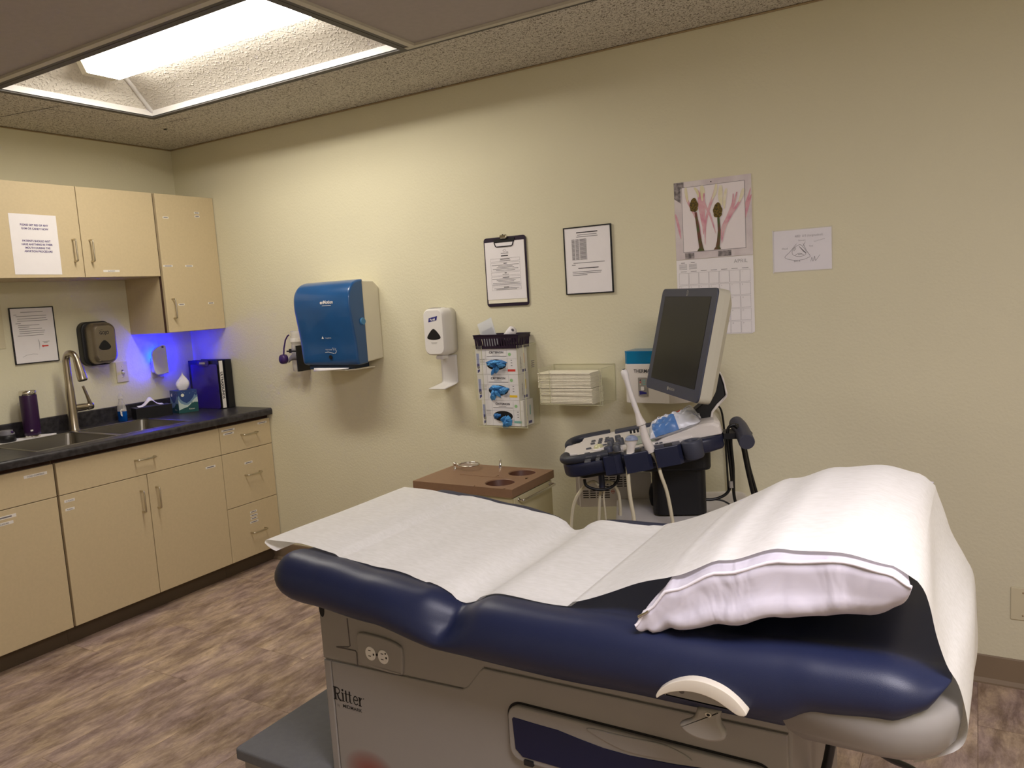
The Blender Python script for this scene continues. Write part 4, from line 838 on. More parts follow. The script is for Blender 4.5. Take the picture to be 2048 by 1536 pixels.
R = [(bx0-fl, by0-fl), (bx1+fl, by0-fl), (bx1+fl, by1+fl), (bx0-fl, by1+fl)]; b.tube([(x, y, z0+hh) for x, y in R], .0028, 'purple_dark', n=8, closed=True); b.build('body', bk)
tr = thing('paper_roll', 'small white thermal paper roll lying in the basket', 'paper roll', (2.33, -.065, z0+.02)); D = Vector((.75, -.35, .55)).normalized(); Q = D.to_track_quat('Z', 'Y').to_matrix().to_4x4(); Q.translation = Vector((2.292, -.045, z0+.046))
b = MB().lathe([(.006, 0), (.021, 0), (.021, .06), (.006, .06)], 'paper', Q, 26); b.lathe([(.0062, .0595), (.0062, .0)], 'cabinet_edge', Q, 16); b.build('roll', tr); MB().lathe([(.003, .0602), (.0075, .0606), (.0075, .0602)], 'grey_plastic', Q, 14).build('core', tr)
zb_ = thing('zip_bag', 'clear zip bag of flat grey sheets leaning out of the basket', 'bag', (2.21, -.07, z0+.02)); M = frame((2.222, -.070, z0+.002), (.90, -.05, .34), (-.40, .12, .9))
MB().grid(lambda s, t: Vector((-.038+.085*s+(.0*t), .128*t, .004+.008*math.sin(PI*s)*math.sin(PI*min(1, t*1.1)))), 8, 10, 'bag', M).build('front_film', zb_); MB().grid(lambda s, t: Vector((-.038+.085*s, .132*t, -.001-.003*math.sin(PI*s))), 8, 6, 'bag', M).build('back_film', zb_)
MB().slab(rrect(.062, .085, .002, 2, .006, .045), .0005, .0035, 'grey_plastic', M).build('sheets', zb_)

# ---------------------------------------------------------------- towel rack
HX0, HX1, HZ0, HZ1, HD = 2.502, 2.800, .990, 1.150, .142
th = thing('towel_rack', 'low wide clear acrylic rack of folded paper towels on the wall', 'rack', (2.65, 0, HZ0))
MB().box((HX0, -.0035, HZ0), (HX1, -.0005, HZ1), 'acrylic').build('back_panel', th)
for x in (HX0, HX1-.003): MB().box((x, -HD, HZ0), (x+.003, -.004, HZ1-.006), 'acrylic').build('side_panel', th)
for x0, x1 in ((HX0+.003, HX0+.05), (HX1-.012, HX1-.003)): MB().box((x0, -HD, HZ0+.003), (x1, -HD+.003, HZ1-.006), 'acrylic').build('front_lip', th)
MB().box((HX0+.003, -HD, HZ0-.001), (HX1-.003, -.004, HZ0+.0015), 'acrylic').build('bottom_panel', th)
b = MB()
for x in (HX0, HX0+.05, HX1-.012, HX1-.002): b.box((x, -HD-.0008, HZ0), (x+.0012, -HD+.002, HZ1-.006), 'clear_edge')
b.box((HX0, -HD-.0008, HZ0-.002), (HX1, -HD+.002, HZ0), 'clear_edge'); b.box((HX0, -.0035, HZ1), (HX1, -.0005, HZ1+.001), 'clear_edge')
for x in (HX0, HX1-.0015): b.box((x, -.003, HZ0), (x+.0015, -.0002, HZ1), 'clear_edge'); b.box((x, -HD, HZ1-.006), (x+.0015, -.003, HZ1-.005), 'clear_edge')
b.build('edge', th)
b = MB(); w = .125; rr = .0026
O = [(-.058, -rr*.5), (-.058, rr*.5), (-.056, rr), (.056, rr), (.056, rr*.2), (-.05, rr*.12), (-.05, -rr*.12), (.056, -rr*.2), (.056, -rr), (-.056, -rr)]
V = [(x, y, z) for x in (-w, w) for y, z in O]; k = len(O)
b.add(V, [(i, (i+1) % k, k+(i+1) % k, k+i) for i in range(k)]+[tuple(range(k)), tuple(range(2*k-1, k-1, -1))], 'fold_paper', F_top(2.625, -.078, HZ0+.002+rr))
ft = b.build('folded_towel', recalc=True); tag(ft, 'bottommost cream folded towel of the stack in the clear wall rack', 'paper towel', 'folded paper towels in the clear wall rack'); z = HZ0+.002+2*rr
for i in range(1, 22):
    c = ft.copy(); col.objects.link(c); up_ = i > 10
    c['label'] = 'cream folded paper towel in the stack in the clear wall rack'
    if i == 21: c['label'] = 'topmost cream folded towel of the stack in the clear wall rack'
    c.location = ft.location + Vector(((-.006 if up_ else 0)+random.uniform(-.002, .002), random.uniform(-.003, .001), 0)); c.location.z = ft.location.z+(2*rr+.0008)*i+(.002 if up_ else 0)
    c.rotation_euler = (0, random.uniform(-.001, .001), random.uniform(-.006, .006)+(.01 if up_ else 0))
# ---------------------------------------------------------------- gel warmer
gw = thing('gel_warmer', 'white ultrasound gel warmer with a translucent blue lid behind the monitor', 'gel warmer', (3.0, 0, .995)); 
wx0, wx1, wz0, wz1, wd_ = 2.895, 3.165, 1.0, 1.162, .125
O = [(wx0, 0), (wx0, -wd_+.012), (wx0+.012, -wd_), (wx1-.08, -wd_-.006), (wx1-.02, -wd_+.03), (wx1, -wd_+.06), (wx1, 0)]
MB().slab([(x, y-.0005) for x, y in O], wz0, wz1, 'sono_white', ch=.003, back=True, steps=2).build('body', gw)
MB().slab([(x, y-.0005) for x, y in inset(O, .001)], wz1, wz1+.05, 'blue_lid', ch=.004, steps=2).slab([(x, y-.001) for x, y in inset(O, .0005)], wz1+.046, wz1+.052, 'blue_lid').build('lid', gw)
M = F_back(3.0, 1.08, -wd_-.0045); b = MB(); b.text('THERMA', -.062, .046, .0145, 'ink', M, 'LEFT', sx=.86, bold=0.0002, z=.001); b.text('SONIC', .003, .046, .0145, 'ink', M, 'LEFT', sx=.9, bold=.0009, z=.001); b.line(.028, .055, .038, .003, 'ink_grey', M, .001); b.build('lettering', gw)
M = F_back(2.975, 1.068, -wd_-.005); b = MB(); b.slab(rrect(.040, .076, .003), 0, .0012, 'lever_grey', M); R = M @ Matrix.Translation((0, 0, .0014))
for i, m_ in enumerate(('purple_dark', 'red', 'trackball')): b.slab(ellipse(.0028, .0024, 10, -.010, .028-.0085*i), 0, .0006, m_, R); b.line(.0, .012, .028-.0085*i, .0035, 'teal', R)
b.slab(rrect(.014, .016, .003, 3, -.001, -.006), 0, .002, 'white_plastic', R); b.slab([(-.015, -.032), (.015, -.028), (.015, -.022), (-.015, -.016)], 0, .0006, 'stripe_navy', R); b.build('control_panel', gw)
for x in (wx0+.02, wx1-.12): MB().lathe([(.006, -.004), (.006, 0)], 'black_plastic', F_top(x, -.10, wz0), 10).build('foot', gw)
gb_ = thing('gel_bottle', 'squeeze bottle with a black cap seen through the blue lid of the warmer', 'bottle', (2.978, -.06, wz1+.001)); M = F_top(2.99, -.065, wz1+.0015)
MB().lathe([(.022, 0), (.022, .014), (.014, .024), (.009, .028)], 'white_plastic', M, 20).build('body', gb_); MB().lathe([(.010, .0285), (.010, .040), (.007, .042)], 'black_plastic', M, 16).build('cap', gb_)
tag(MB().tube(spline([(3.16, -.085, 1.03), (3.18, -.09, 1.03), (3.215, -.08, 1.02), (3.25, -.05, .99), (3.27, -.03, .92), (3.28, -.02, .6), (3.28, -.02, .25)], 6), .004, 'cable_black').build('power_cord'), 'black cord running from the right side of the gel warmer down the wall', 'cord')
# ================================================================== SUPPLY CART
KX0, KX1, KY0, KY1, KZ = 2.105, 2.592, -.570, -.222, .72
kt = thing('supply_cart', 'cream cart with a brown top holding two cup wells, standing between table and wall', 'cart', (2.35, -.4, 0))
mat('well_dark', srgb(92, 56, 38), .5, noise=.08)
b = MB(); T0 = KZ-.034; wells = [(2.482, -.480, .062), (2.484, -.304, .060)]
# top plate with two round wells
xs0, xs1 = 2.41, 2.558
b.box((KX0, KY0, T0), (xs0, KY1, KZ), 'brown_top'); b.box((xs1, KY0, T0), (KX1, KY1, KZ), 'brown_top')
def holed(x0, x1, y0, y1, cx, cy, r, n=40):
    O = []; I = []
    for i in range(n):
        a = 2*PI*i/n; c, s_ = math.cos(a), math.sin(a); k = min((x1-cx)/c if c > 1e-9 else 1e9, (x0-cx)/c if c < -1e-9 else 1e9, (y1-cy)/s_ if s_ > 1e-9 else 1e9, (y0-cy)/s_ if s_ < -1e-9 else 1e9)
        O.append((cx+k*c, cy+k*s_)); I.append((cx+r*c, cy+r*s_))
    V = [(x, y, KZ) for x, y in O]+[(x, y, KZ) for x, y in I]+[(x, y, KZ-.004) for x, y in [(cx+(p[0]-cx)*.95, cy+(p[1]-cy)*.95) for p in I]]+[(cx+(x-cx)*.88, cy+(y-cy)*.88, KZ-.09) for x, y in I]
    b.add(V, [(i, (i+1) % n, n+(i+1) % n, n+i) for i in range(n)]+[(n+i, n+(i+1) % n, 2*n+(i+1) % n, 2*n+i) for i in range(n)], 'brown_top'); k_ = len(b.v)-len(V)
    i0 = b.mi('well_dark')
    for i in range(n): b.f.append([k_+2*n+i, k_+2*n+(i+1) % n, k_+3*n+(i+1) % n, k_+3*n+i]); b.m.append(i0); b.sm.append(True)
    b.f.append([k_+3*n+i for i in range(n)]); b.m.append(i0); b.sm.append(False)
holed(xs0, xs1, KY0, -.389, *wells[0]); holed(xs0, xs1, -.389, KY1, *wells[1])
b.box((xs0, KY0, T0), (xs1, KY0+.002, KZ-.0005), 'brown_top'); b.box((xs0, KY1-.002, T0), (xs1, KY1, KZ-.0005), 'brown_top'); b.build('top', kt)
MB().box((2.24, KY0+.155, KZ), (2.46, KY0+.158, KZ+.0012), 'brown_top').build('ridge', kt)
b = MB(); b.box((KX0+.012, KY0+.012, .06), (KX1-.012, KY1-.012, .36), 'cart_body')
for x0, x1, y0, y1 in ((KX0+.012, KX1-.012, KY0+.012, KY0+.02), (KX0+.012, KX1-.012, KY1-.02, KY1-.012), (KX0+.012, KX0+.02, KY0+.02, KY1-.02), (KX1-.02, KX1-.012, KY0+.02, KY1-.02)): b.box((x0, y0, .36), (x1, y1, T0-.0005), 'cart_body')
b.build('body', kt); MB().box((KX1-.0119, KY0+.02, .35), (KX1-.004, KY1-.016, T0-.006), 'cart_body').build('side_panel', kt, bevel=.002)
b = MB(); hz = T0-.018; X = KX1-.004; b.tube(spline([(X, KY0+.05, hz), (X+.022, KY0+.048, hz), (X+.026, KY0+.075, hz-.001), (X+.026, KY1-.06, hz-.001), (X+.022, KY1-.035, hz), (X, KY1-.037, hz)], 5), .0045, 'chrome', n=10)
for y in (KY0+.05, KY1-.037): b.lathe([(.008, 0), (.008, .003), (.005, .005)], 'chrome', frame((X, y, hz), (0, 1, 0), (0, 0, 1)), 14)
b.build('handle', kt)
for x in (KX0+.05, KX1-.05):
    for y in (KY0+.05, KY1-.05): b = MB(); b.lathe([(.006, .045), (.006, .06)], 'chrome', F_top(x, y, 0)); b.lathe([(.022, -.01), (.025, 0), (.022, .01)], 'black_plastic', frame((x, y, .025), (1, 0, 0), (0, 0, 1)), 20); b.build('caster', kt)
b = MB(); P_ = at(1001, 936, 2, KZ); b.lathe([(.007, 0), (.007, .004), (.0055, .005), (.0055, .036), (.005, .038), (0, .038)], 'chrome', F_top(P_.x, P_.y, KZ), 16); b.build('peg', kt)
P_ = at(910, 938, 2, KZ); b = MB(); b.lathe([(.008, 0), (.008, .006), (.0055, .008), (.0055, .02), (.009, .022), (.009, .028), (.004, .031), (0, .031)], 'chrome', F_top(P_.x, P_.y, KZ), 16); b.build('peg', kt)
tag(MB().tube([(P_.x+.062+.046*math.cos(2*PI*i/40), P_.y+.022+.046*math.sin(2*PI*i/40), KZ+.020) for i in range(40)], .0032, 'chrome', n=10, closed=True).lathe([(.0, .0165), (.043, .0165), (.044, .018)], 'sheet_sleeve', F_top(P_.x+.062, P_.y+.022, KZ)).tube([(P_.x+.006, P_.y+.003, KZ+.02), (P_.x+.018, P_.y+.007, KZ+.02)], .003, 'chrome').build('bottle_ring'), 'round metal ring holder mounted on the left end of the brown cart top', 'holder')

# ================================================================== ULTRASOUND MACHINE
a = math.radians(22.5); N0 = Vector((2.90, -.74, 0))
MF = Matrix(((math.cos(a), -math.sin(a), 0, N0.x), (math.sin(a), math.cos(a), 0, N0.y), (0, 0, 1, 0), (0, 0, 0, 1)))   # u to the rear, w away from the camera
us = thing('ultrasound_machine', 'white and navy ultrasound machine with a tall dark monitor and a tilted console', 'ultrasound machine', tuple((MF @ Vector((.35, .2, 0)))))
tl = math.radians(9.3); CF = MF @ Matrix.Translation((0, 0, .874)) @ Matrix.Rotation(-tl, 4, 'Y')     # tilted console plane, local x to rear, y = w
def cp(px, py, dz=0): return on_plane(px, py, CF @ Matrix.Translation((0, 0, dz)))
sp2 = lambda P, n=5, c=True: [(p.x, p.y) for p in spline([(x, y, 0) for x, y in P], n, c)]
# lower housing
O = sp2([(.0, .10), (.012, .035), (.05, .004), (.15, 0), (.45, -.0), (.535, .02), (.565, .07), (.568, .30), (.54, .37), (.45, .395), (.15, .41), (.08, .395), (.03, .34), (.004, .25)], 5)
b = MB(); b.slab(O, -.055, -.004, 'sono_navy', CF, ch=.012, back=True, steps=3, smooth=True); b.build('lower_housing', us)
b = MB(); b.slab(rrect(.36, .30, .05, 6, .31, .2), -.085, -.0551, 'sono_navy', CF, ch=.01, back=True, steps=2); b.slab(rrect(.14, .10, .03, 5, .12, .09), -.072, -.0551, 'sono_black', CF, ch=.008, back=True, steps=2); b.build('under_housing', us)
# grips around the two front slots
for s in (0, 1):
    f = (lambda w: w) if s == 0 else (lambda w: .41-w)
    b = MB(); P = spline([(.012, f(.125), .004), (.008, f(.085), .006), (.016, f(.04), .007), (.045, f(.014), .008), (.09, f(.008), .008), (.17, f(.008), .007)], 6)
    b.tube(P, [.016]*len(P), 'grip_dark', CF, 14, flat=.9); b.slab(rrect(.075, .045, .008, 4, .075, f(.055)), -.003, -.002, 'slot_black', CF); b.build('grip', us)
# white top
O = [(.001, .125), (.0, .285), (.05, .30), (.062, .385), (.16, .405), (.30, .40), (.46, .38), (.46, .022), (.23, .022), (.205, .022), (.19, .035), (.165, .020), (.062, .018), (.055, .078), (.046, .09), (.03, .115)]
O = [(.004, .13), (.001, .16), (.001, .26), (.004, .285), (.052, .305), (.06, .33), (.064, .385), (.16, .402), (.30, .40), (.46, .38), (.46, .022), (.225, .022), (.215, .046), (.165, .046), (.150, .020), (.062, .018), (.058, .085), (.054, .105)]
MB().slab(O, -.0035, .009, 'sono_white', CF, ch=.003, steps=2).build('control_panel', us, recalc=True)
# rear riser
P = [(.30, .0095), (.345, .012), (.395, .042), (.50, .050), (.545, .048), (.563, .035), (.566, .0), (.566, -.004), (.30, -.004)]
b = MB(); V = []; seq = [(.03, .02), (.036, .01), (.05, .003), (.07, 0), (.31, 0), (.335, .003), (.35, .01), (.36, .02)]
for w_, i_ in seq: V += [(x-(i_*.6 if x > .5 else 0), w_, z - (i_*.8 if z > .02 else 0)) for x, z in P]
L = len(P); b.add(V, [(k*L+i, k*L+(i+1) % L, (k+1)*L+(i+1) % L, (k+1)*L+i) for k in range(len(seq)-1) for i in range(L)]+[tuple(range(L)), tuple(range(len(V)-1, len(V)-L-1, -1))], 'sono_white', CF); b.build('rear_cover', us, bevel=.008, seg=3, recalc=True)
Z1 = .0095
# keys, knobs, ball, sliders: placed on the panel plane
def key(px, py, w, h, m='key_grey', name='key', hz=.005, r=.003, ang=0):
    x, y = cp(px, py, Z1); R = CF @ Matrix.Translation((x, y, Z1)) @ Matrix.Rotation(ang, 4, 'Z'); MB().slab(rrect(w, h, r, 3), .0001, hz, m, R, ch=.0015).build(name, us)
cpx = lambda X, Y: (1110+X/12.05, 850+Y/12.05)
for X, Y, w, h in ((930, 398, .016, .014), (910, 458, .016, .014), (1105, 350, .015, .011), (1095, 393, .015, .011), (1082, 440, .015, .011), (1262, 320, .015, .011), (1250, 362, .015, .011), (1240, 408, .015, .011), (815, 580, .020, .010), (780, 697, .020, .010), (1195, 492, .018, .008), (968, 685, .014, .009), (1155, 640, .014, .009), (825, 775, .024, .020), (795, 862, .022, .007), (785, 902, .022, .007), (1062, 720, .014, .008), (1055, 760, .014, .008), (1040, 822, .014, .008), (1030, 862, .014, .008), (1985, 580, .016, .008)):
    key(*cpx(X, Y), w, h)
for px, py in ((1287, 896), (1314, 888), (1322, 887)): key(px, py, .012, .007)
for X, Y, r, h in ((1365, 415, .0115, .022), (1350, 505, .0115, .022), (1305, 610, .016, .020), (1535, 350, .0115, .022), (1600, 430, .0125, .024), (1505, 500, .0115, .018), (1505, 595, .0125, .022)):
    x, y = cp(*cpx(X, Y+35), Z1); MB().lathe([(r, .0005), (r*1.02, h*.35), (r*.92, h-.002), (r*.8, h), (0, h)], 'key_grey' if Y < 600 else 'bezel', CF @ Matrix.Translation((x, y, Z1)), 18).build('knob', us)
x, y = cp(*cpx(1060, 580), Z1); b = MB(); b.lathe([(.026, .0002), (.027, .002), (.020, .006)], 'sono_white', CF @ Matrix.Translation((x, y, Z1)), 28); b.build('ball_ring', us)
MB().lathe([(.0185, .004), (.017, .011), (.012, .016), (.006, .018), (0, .0185)], 'trackball', CF @ Matrix.Translation((x, y, Z1)), 24).build('trackball', us)
b = MB(); b.slab(rrect(.17, .055, .006, 4, .275, .372), Z1, Z1+.008, 'bezel', CF, ch=.002); b.build('side_tray', us)
for i in range(4):
    x, y = cp(1262.5+7*i, 868-1.2*i, Z1+.006); MB().box((-.004, -.006, 0), (.004, .006, .014), 'sono_black', CF @ Matrix.Translation((x, y, Z1+.0085))).build('slider', us, bevel=.001)
x, y = cp(1290, 878, Z1); MB().slab(rrect(.11, .15, .004, 3, x+.01, y), Z1+.0003, Z1+.002, 'screen_teal', CF).build('touch_screen', us)
# probe holders on the near side
def holder(u0, u1, pr=-.046):
    b = MB(); b.slab([(u0, pr-.004), (u0+.004, pr), (u1-.012, pr), (u1, pr+.012), (u1, .02), (u0+.062, .02), (u0+.060, -.012), (u0+.038, -.016), (u0+.034, .02), (u0, .02)], -.062, .004, 'sono_navy', CF, ch=.003, steps=2); b.box((u0+.034, pr+.006, -.03), (u0+.062, .012, .0045), 'slot_black', CF); b.build('probe_holder', us, recalc=True)
holder(.150, .214, -.014); holder(.222, .312); holder(.326, .415)
b = MB(); R = CF @ Matrix.Translation((.452, -.022, 0)); b.lathe([(.030, -.055), (.034, -.05), (.036, 0), (.034, .006), (.024, .006), (.022, 0), (.021, -.05)], 'bezel', R, 28); b.build('cup_holder', us)
# column and body
b = MB(); b.slab(rrect(.185, .22, .03, 5, .41, .21), .66, .835, 'sono_black', MF); b.slab(rrect(.25, .26, .03, 5, .395, .21), .822, .905, 'sono_black', MF, ch=.01, back=True, steps=2); b.build('column', us)
b = MB(); b.slab(rrect(.50, .50, .05, 6, .43, .2), .20, .652, 'sono_white', MF, ch=.012, steps=3); b.build('body', us)
b = MB(); b.slab(rrect(.46, .018, .008, 3, .43, -.06), .600, .640, 'sono_white', MF, ch=.004, back=True); 
for u in (.335, .455): b.box((u, -.0715, .590), (u+.022, -.045, .646), 'sono_grey', MF)
b.build('side_rail', us)
b = MB(); b.slab(rrect(.70, .56, .08, 6, .37, .2), .06, .20, 'sono_navy', MF, ch=.01, back=True); b.build('foot_base', us)
for u in (.08, .66):
    for w_ in (-.02, .42): MB().lathe([(.052, -.016), (.056, 0), (.052, .016)], 'sono_black', MF @ frame((u, w_, .056), (1, 0, 0), (0, 0, 1)), 24).build('caster', us)
# vented electronics unit under the console
R = MF @ Matrix.Translation((.035, .36, .62)) @ frame((0, 0, 0), (1, 0, 0), (0, 0, 1))
b = MB(); b.slab(rrect(.282, .135, .006, 3, .141, .0685), -.06, 0, 'sono_white', R, ch=.003, steps=2); b.slab([(-.012, .012), (0, .004), (0, .132), (-.012, .122)], -.055, -.006, 'sono_white', R); b.build('vented_unit', us)
b = MB()
for r_ in range(5):
    for c_ in range(4): b.slab(rrect(.0225, .0038, .0015, 2, .105+.0275*c_, .118-.0088*r_), .0002, .0006, 'slot_black', R)
for r_ in range(4):
    for c_ in range(4): b.slab(rrect(.0225, .0038, .0015, 2, .024+.0275*c_+.002, .066-.0088*r_), .0002, .0006, 'slot_black', R)
b.slab(ellipse(.006, .008, 18, .132, .062), .0002, .0006, 'red', R); b.slab(ellipse(.0045, .0062, 18, .132, .062), .0007, .0009, 'sono_white', R); b.line(.127, .138, .063, .0022, 'red', R, .001); b.build('vents', us)
x0 = MF @ Vector((.345, .30, .69)); R2 = MF @ frame((.338, .25, .69), (1, 0, 0), (0, 0, 1)); b = MB(); b.slab(ellipse(.034, .058, 28), -.03, 0, 'sono_black', R2, ch=.006, steps=2)
for i in range(7): b.stroke([(-.013+.002*abs(i-3), -.034+.0105*i), (.013-.002*abs(i-3), -.030+.0105*i)], .0045, 'lever_grey', R2, .0006)
b.build('fan_grille', us)
# cable hook
b = MB(); Q = MF @ Vector((.165, .12, .79)); b.tube([MF @ Vector((.135, .10, .83)), MF @ Vector((.137, .09, .768))], .011, 'sono_navy', n=10)
P = spline([(.075, .09, .80), (.080, .09, .778), (.105, .085, .766), (.137, .085, .762), (.170, .09, .770), (.193, .095, .792), (.197, .10, .82)], 5); b.tube([MF @ Vector(p) for p in P], .0055, 'sono_black', n=8); b.build('cable_hook', us)
# push handle behind
RH = [Vector((.575, .10, .905)), Vector((.66, .10, .915))]
b = MB(); b.box((.56, .05, .938), (.655, .13, .958), 'sono_black', MF); b.build('handle_bracket', us)
def hpix(px, py, w_): return MF @ frame((0, w_, 0), (1, 0, 0), (0, 0, 1)) @ Vector((*on_plane(px, py, MF @ frame((0, w_, 0), (1, 0, 0), (0, 0, 1))), 0))
hp = [hpix(1494, 885, -.03), hpix(1491, 878, 0), hpix(1486, 866, .06), hpix(1480, 855, .12), hpix(1472, 846, .18)]
MB().tube(spline(hp, 6), [.024]+[.0262]*23+[.024], 'bezel', n=20).build('push_handle', us)
# monitor
MC = Vector((3.2572, -.4801, 1.2744)); MM = frame(MC, (.6583, -.7527, -.0071), (.1175, .2025, .9722)); mw, mh = .4706, .3726
mo = MB(); S = rrect(mw, mh, .02, 6); Sb = rrect(mw-.05, mh-.05, .03, 6); n = len(S)
V = [(x, y, .0) for x, y in S]+[(x, y, -.022) for x, y in S]+[(x*.995, y*.995, -.040) for x, y in S]+[(x, y+.0, -.062) for x, y in Sb]
b = MB(); b.add(V, [(r*n+i, r*n+(i+1) % n, (r+1)*n+(i+1) % n, (r+1)*n+i) for r in range(3) for i in range(n)]+[tuple(range(3*n, 4*n))], 'mon_side', MM); b.build('monitor_back', us, bevel=.004, seg=2, recalc=True)
bz = MB(); io = rrect(.392, .300, .002, 2, 0, .006); bz.slab(S, .0002, .006, 'bezel', MM, ch=.002, steps=2)
T = MM @ Matrix.Translation((0, 0, .0062))
bz.text('MEDISON', .012, -.170, .0085, 'lever_grey', T, bold=.0003); bz.slab(ellipse(.006, .007, 14, -.022, -.166), 0, .0006, 'lever_grey', T); bz.slab(ellipse(.0075, .010, 18, 0, .170), 0, .0006, 'lever_grey', T); bz.slab(ellipse(.005, .0075, 18, 0, .170), .0007, .001, 'bezel', T); bz.stroke([(.0015, .164), (.0015, .175), (.003, .171)], .0014, 'lever_grey', T, .0012)
bz.build('bezel', us)
b = MB(); b.slab(rrect(.392, .300, .001, 2, 0, .006), .0063, .0067, 'screen', MM)
b.slab(rrect(.396, .304, .002, 2, 0, .006), .00605, .00625, 'slot_black', MM); b.build('screen', us)
# curved arm
RA = MF @ frame((0, .11, 0), (1, 0, 0), (0, 0, 1)); ap = lambda px, py: on_plane(px, py, RA)
arm = [ap(*q) for q in ((1391, 851), (1427, 849), (1419, 838), (1422, 822), (1433, 807), (1450, 790), (1446, 768), (1439, 748), (1432, 742), (1420, 745), (1424, 765), (1422, 783), (1413, 800), (1398, 812), (1388, 820), (1400, 832), (1403, 843))]
b = MB(); b.slab(arm, -.05, .012, 'sono_black', RA, ch=.003); b.build('arm', us, recalc=True)
tr_ = [ap(*q) for q in ((1422, 848), (1419, 838), (1422, 822), (1433, 807), (1451, 790), (1447, 768), (1440, 748), (1434, 742), (1440, 743), (1447, 757), (1454, 785), (1453, 793), (1437, 811), (1426, 824), (1424, 836), (1426, 846))]
b = MB(); b.slab(tr_, -.05, .014, 'sono_white', RA, ch=.002); b.build('arm_trim', us, recalc=True)
b = MB(); b.lathe([(.045, 0), (.040, .012), (.03, .02)], 'sono_black', CF @ Matrix.Translation((.475, .14, .052)), 24, 1, 1.2); b.build('swivel', us)
MB().tube([MF @ Vector((.52, .17, 1.13)), MM @ Vector((.0, -.04, -.062))], .03, 'sono_black', n=16).build('monitor_mount', us)
# probes standing in the holders
def hang(P): return spline(P, 8)
pr_ = thing('ultrasound_probe', 'long slim white internal probe standing upright in the rear console holder', 'ultrasound probe', tuple(MF @ Vector((.3, -.03, .9))))
PP = frame(MF @ Vector((.3, -.03, 0)), (math.cos(a), math.sin(a), 0), (0, 0, 1)); pq = lambda px, py: PP @ Vector((*on_plane(px, py, PP), 0))
ax = [(1248, 742, 6.5), (1250, 750, 7), (1253, 760, 5.2), (1262, 790, 4.9), (1271, 815, 5.0), (1275, 826, 5.0)]
w1 = [pq(x, y) for x, y, r in ax]; b = MB(); b.tube([w1[0]+(w1[0]-w1[1])*.35]+w1, [.006]+[r/560. for x, y, r in ax], 'white_plastic', n=18); b.slab(ellipse(.0055, .0045), 0, .0012, 'slot_black', Matrix.Translation(w1[0]+(w1[0]-w1[1])*.4) @ (w1[0]-w1[1]).to_track_quat('Z', 'Y').to_matrix().to_4x4()); b.build('shaft', pr_)
w2 = [pq(x, y) for x, y in ((1275, 826), (1278, 836), (1281.5, 845), (1283, 849))]; MB().tube(w2, [.0088, .0115, .0155, .0168], 'sono_white', n=20).build('shoulder', pr_)
w3 = [pq(x, y) for x, y in ((1284, 850), (1287, 862), (1291, 878), (1297, 892), (1303, 904))]; b = MB(); b.tube(w3, [.0115, .0125, .0145, .0160, .0150], 'sono_white', n=20); b.build('grip', pr_)
P = hang([tuple(pq(1303, 904)), tuple(pq(1310, 925)+Vector((0, .02, 0))), tuple(pq(1322, 950)), tuple(pq(1334, 985)), tuple(pq(1343, 1030)), tuple(pq(1349, 1075)), tuple(pq(1352, 1150))]); MB().tube(P, [.007 if i < 8 else .0062 for i in range(len(P))], 'cable_cream', n=10).build('cable', pr_)
pr2 = thing('ultrasound_probe', 'short curved white probe with a blue-grey face in the front console holder', 'ultrasound probe', tuple(MF @ Vector((.2, -.03, .9))))
PP = frame(MF @ Vector((.2, -.035, 0)), (math.cos(a), math.sin(a), 0), (0, 0, 1))
w = [pq(x, y) for x, y in ((1261, 912), (1261, 902), (1262, 892), (1262, 884))]; ud = Vector((math.cos(a), math.sin(a), 0)); wdv = Vector((-math.sin(a), math.cos(a), 0))
def flat_tube(mb, C, RX, RY, m, n=20):
    V = [c+ud*rx*math.cos(2*PI*k/n)+wdv*ry*math.sin(2*PI*k/n) for c, rx, ry in zip(C, RX, RY) for k in range(n)]
    mb.add(V, [(i*n+k, i*n+(k+1) % n, (i+1)*n+(k+1) % n, (i+1)*n+k) for i in range(len(C)-1) for k in range(n)]+[tuple(range(n)), tuple(range(len(V)-1, len(V)-n-1, -1))], m, I4, True)
b = MB(); flat_tube(b, [w[0], w[1], w[2], w[3], pq(1263, 880)], [.014, .0135, .015, .021, .0215], [.010, .010, .011, .014, .014], 'sono_white'); b.build('grip', pr2)
b = MB(); flat_tube(b, [pq(1263, 880)+Vector((0, 0, .0003)), pq(1263, 876), pq(1263, 872), pq(1263, 870)], [.0218, .021, .014, .004], [.0142, .0142, .011, .004], 'probe_head'); b.build('head', pr2)
P = hang([tuple(pq(1258, 912)), tuple(pq(1255, 925)), tuple(pq(1256, 945)), tuple(pq(1258, 975)), tuple(pq(1262, 1005)), tuple(pq(1268, 1040)), tuple(pq(1272, 1110))]); MB().tube(P, .0068, 'cable_cream', n=10).build('cable', pr2)
PP = frame(MF @ Vector((.13, .09, 0)), (math.cos(a), math.sin(a), 0), (0, 0, 1))
for nm, lab, pts in (('c', 'cream probe cable looping over the hook and down at its left', ((1198, 972), (1190, 966), (1180, 968), (1166, 980), (1150, 1005), (1142, 1040), (1138, 1110))), ('c', 'thick cream cable hanging straight down from the middle of the hook', ((1226, 967), (1216, 965), (1206, 975), (1200, 992), (1198, 1020), (1197, 1060), (1197, 1110))), ('c', 'thin cream cable behind the hook falling just right of the thick one', ((1204, 968), (1208, 980), (1207, 1000), (1210, 1030), (1213, 1070), (1214, 1110))), ('c', 'cream cable right of the hook in front of the vented white unit', ((1222, 966), (1230, 974), (1237, 990), (1240, 1015), (1241, 1045), (1242, 1110)))):
    tag(MB().tube(hang([tuple(pq(*q)+wdv*(.012*i_)) for i_, q in enumerate(pts)]), .0058 if 'thin' not in lab else .0035, 'cable_cream', n=10).build('probe_cable'), lab, 'cable')
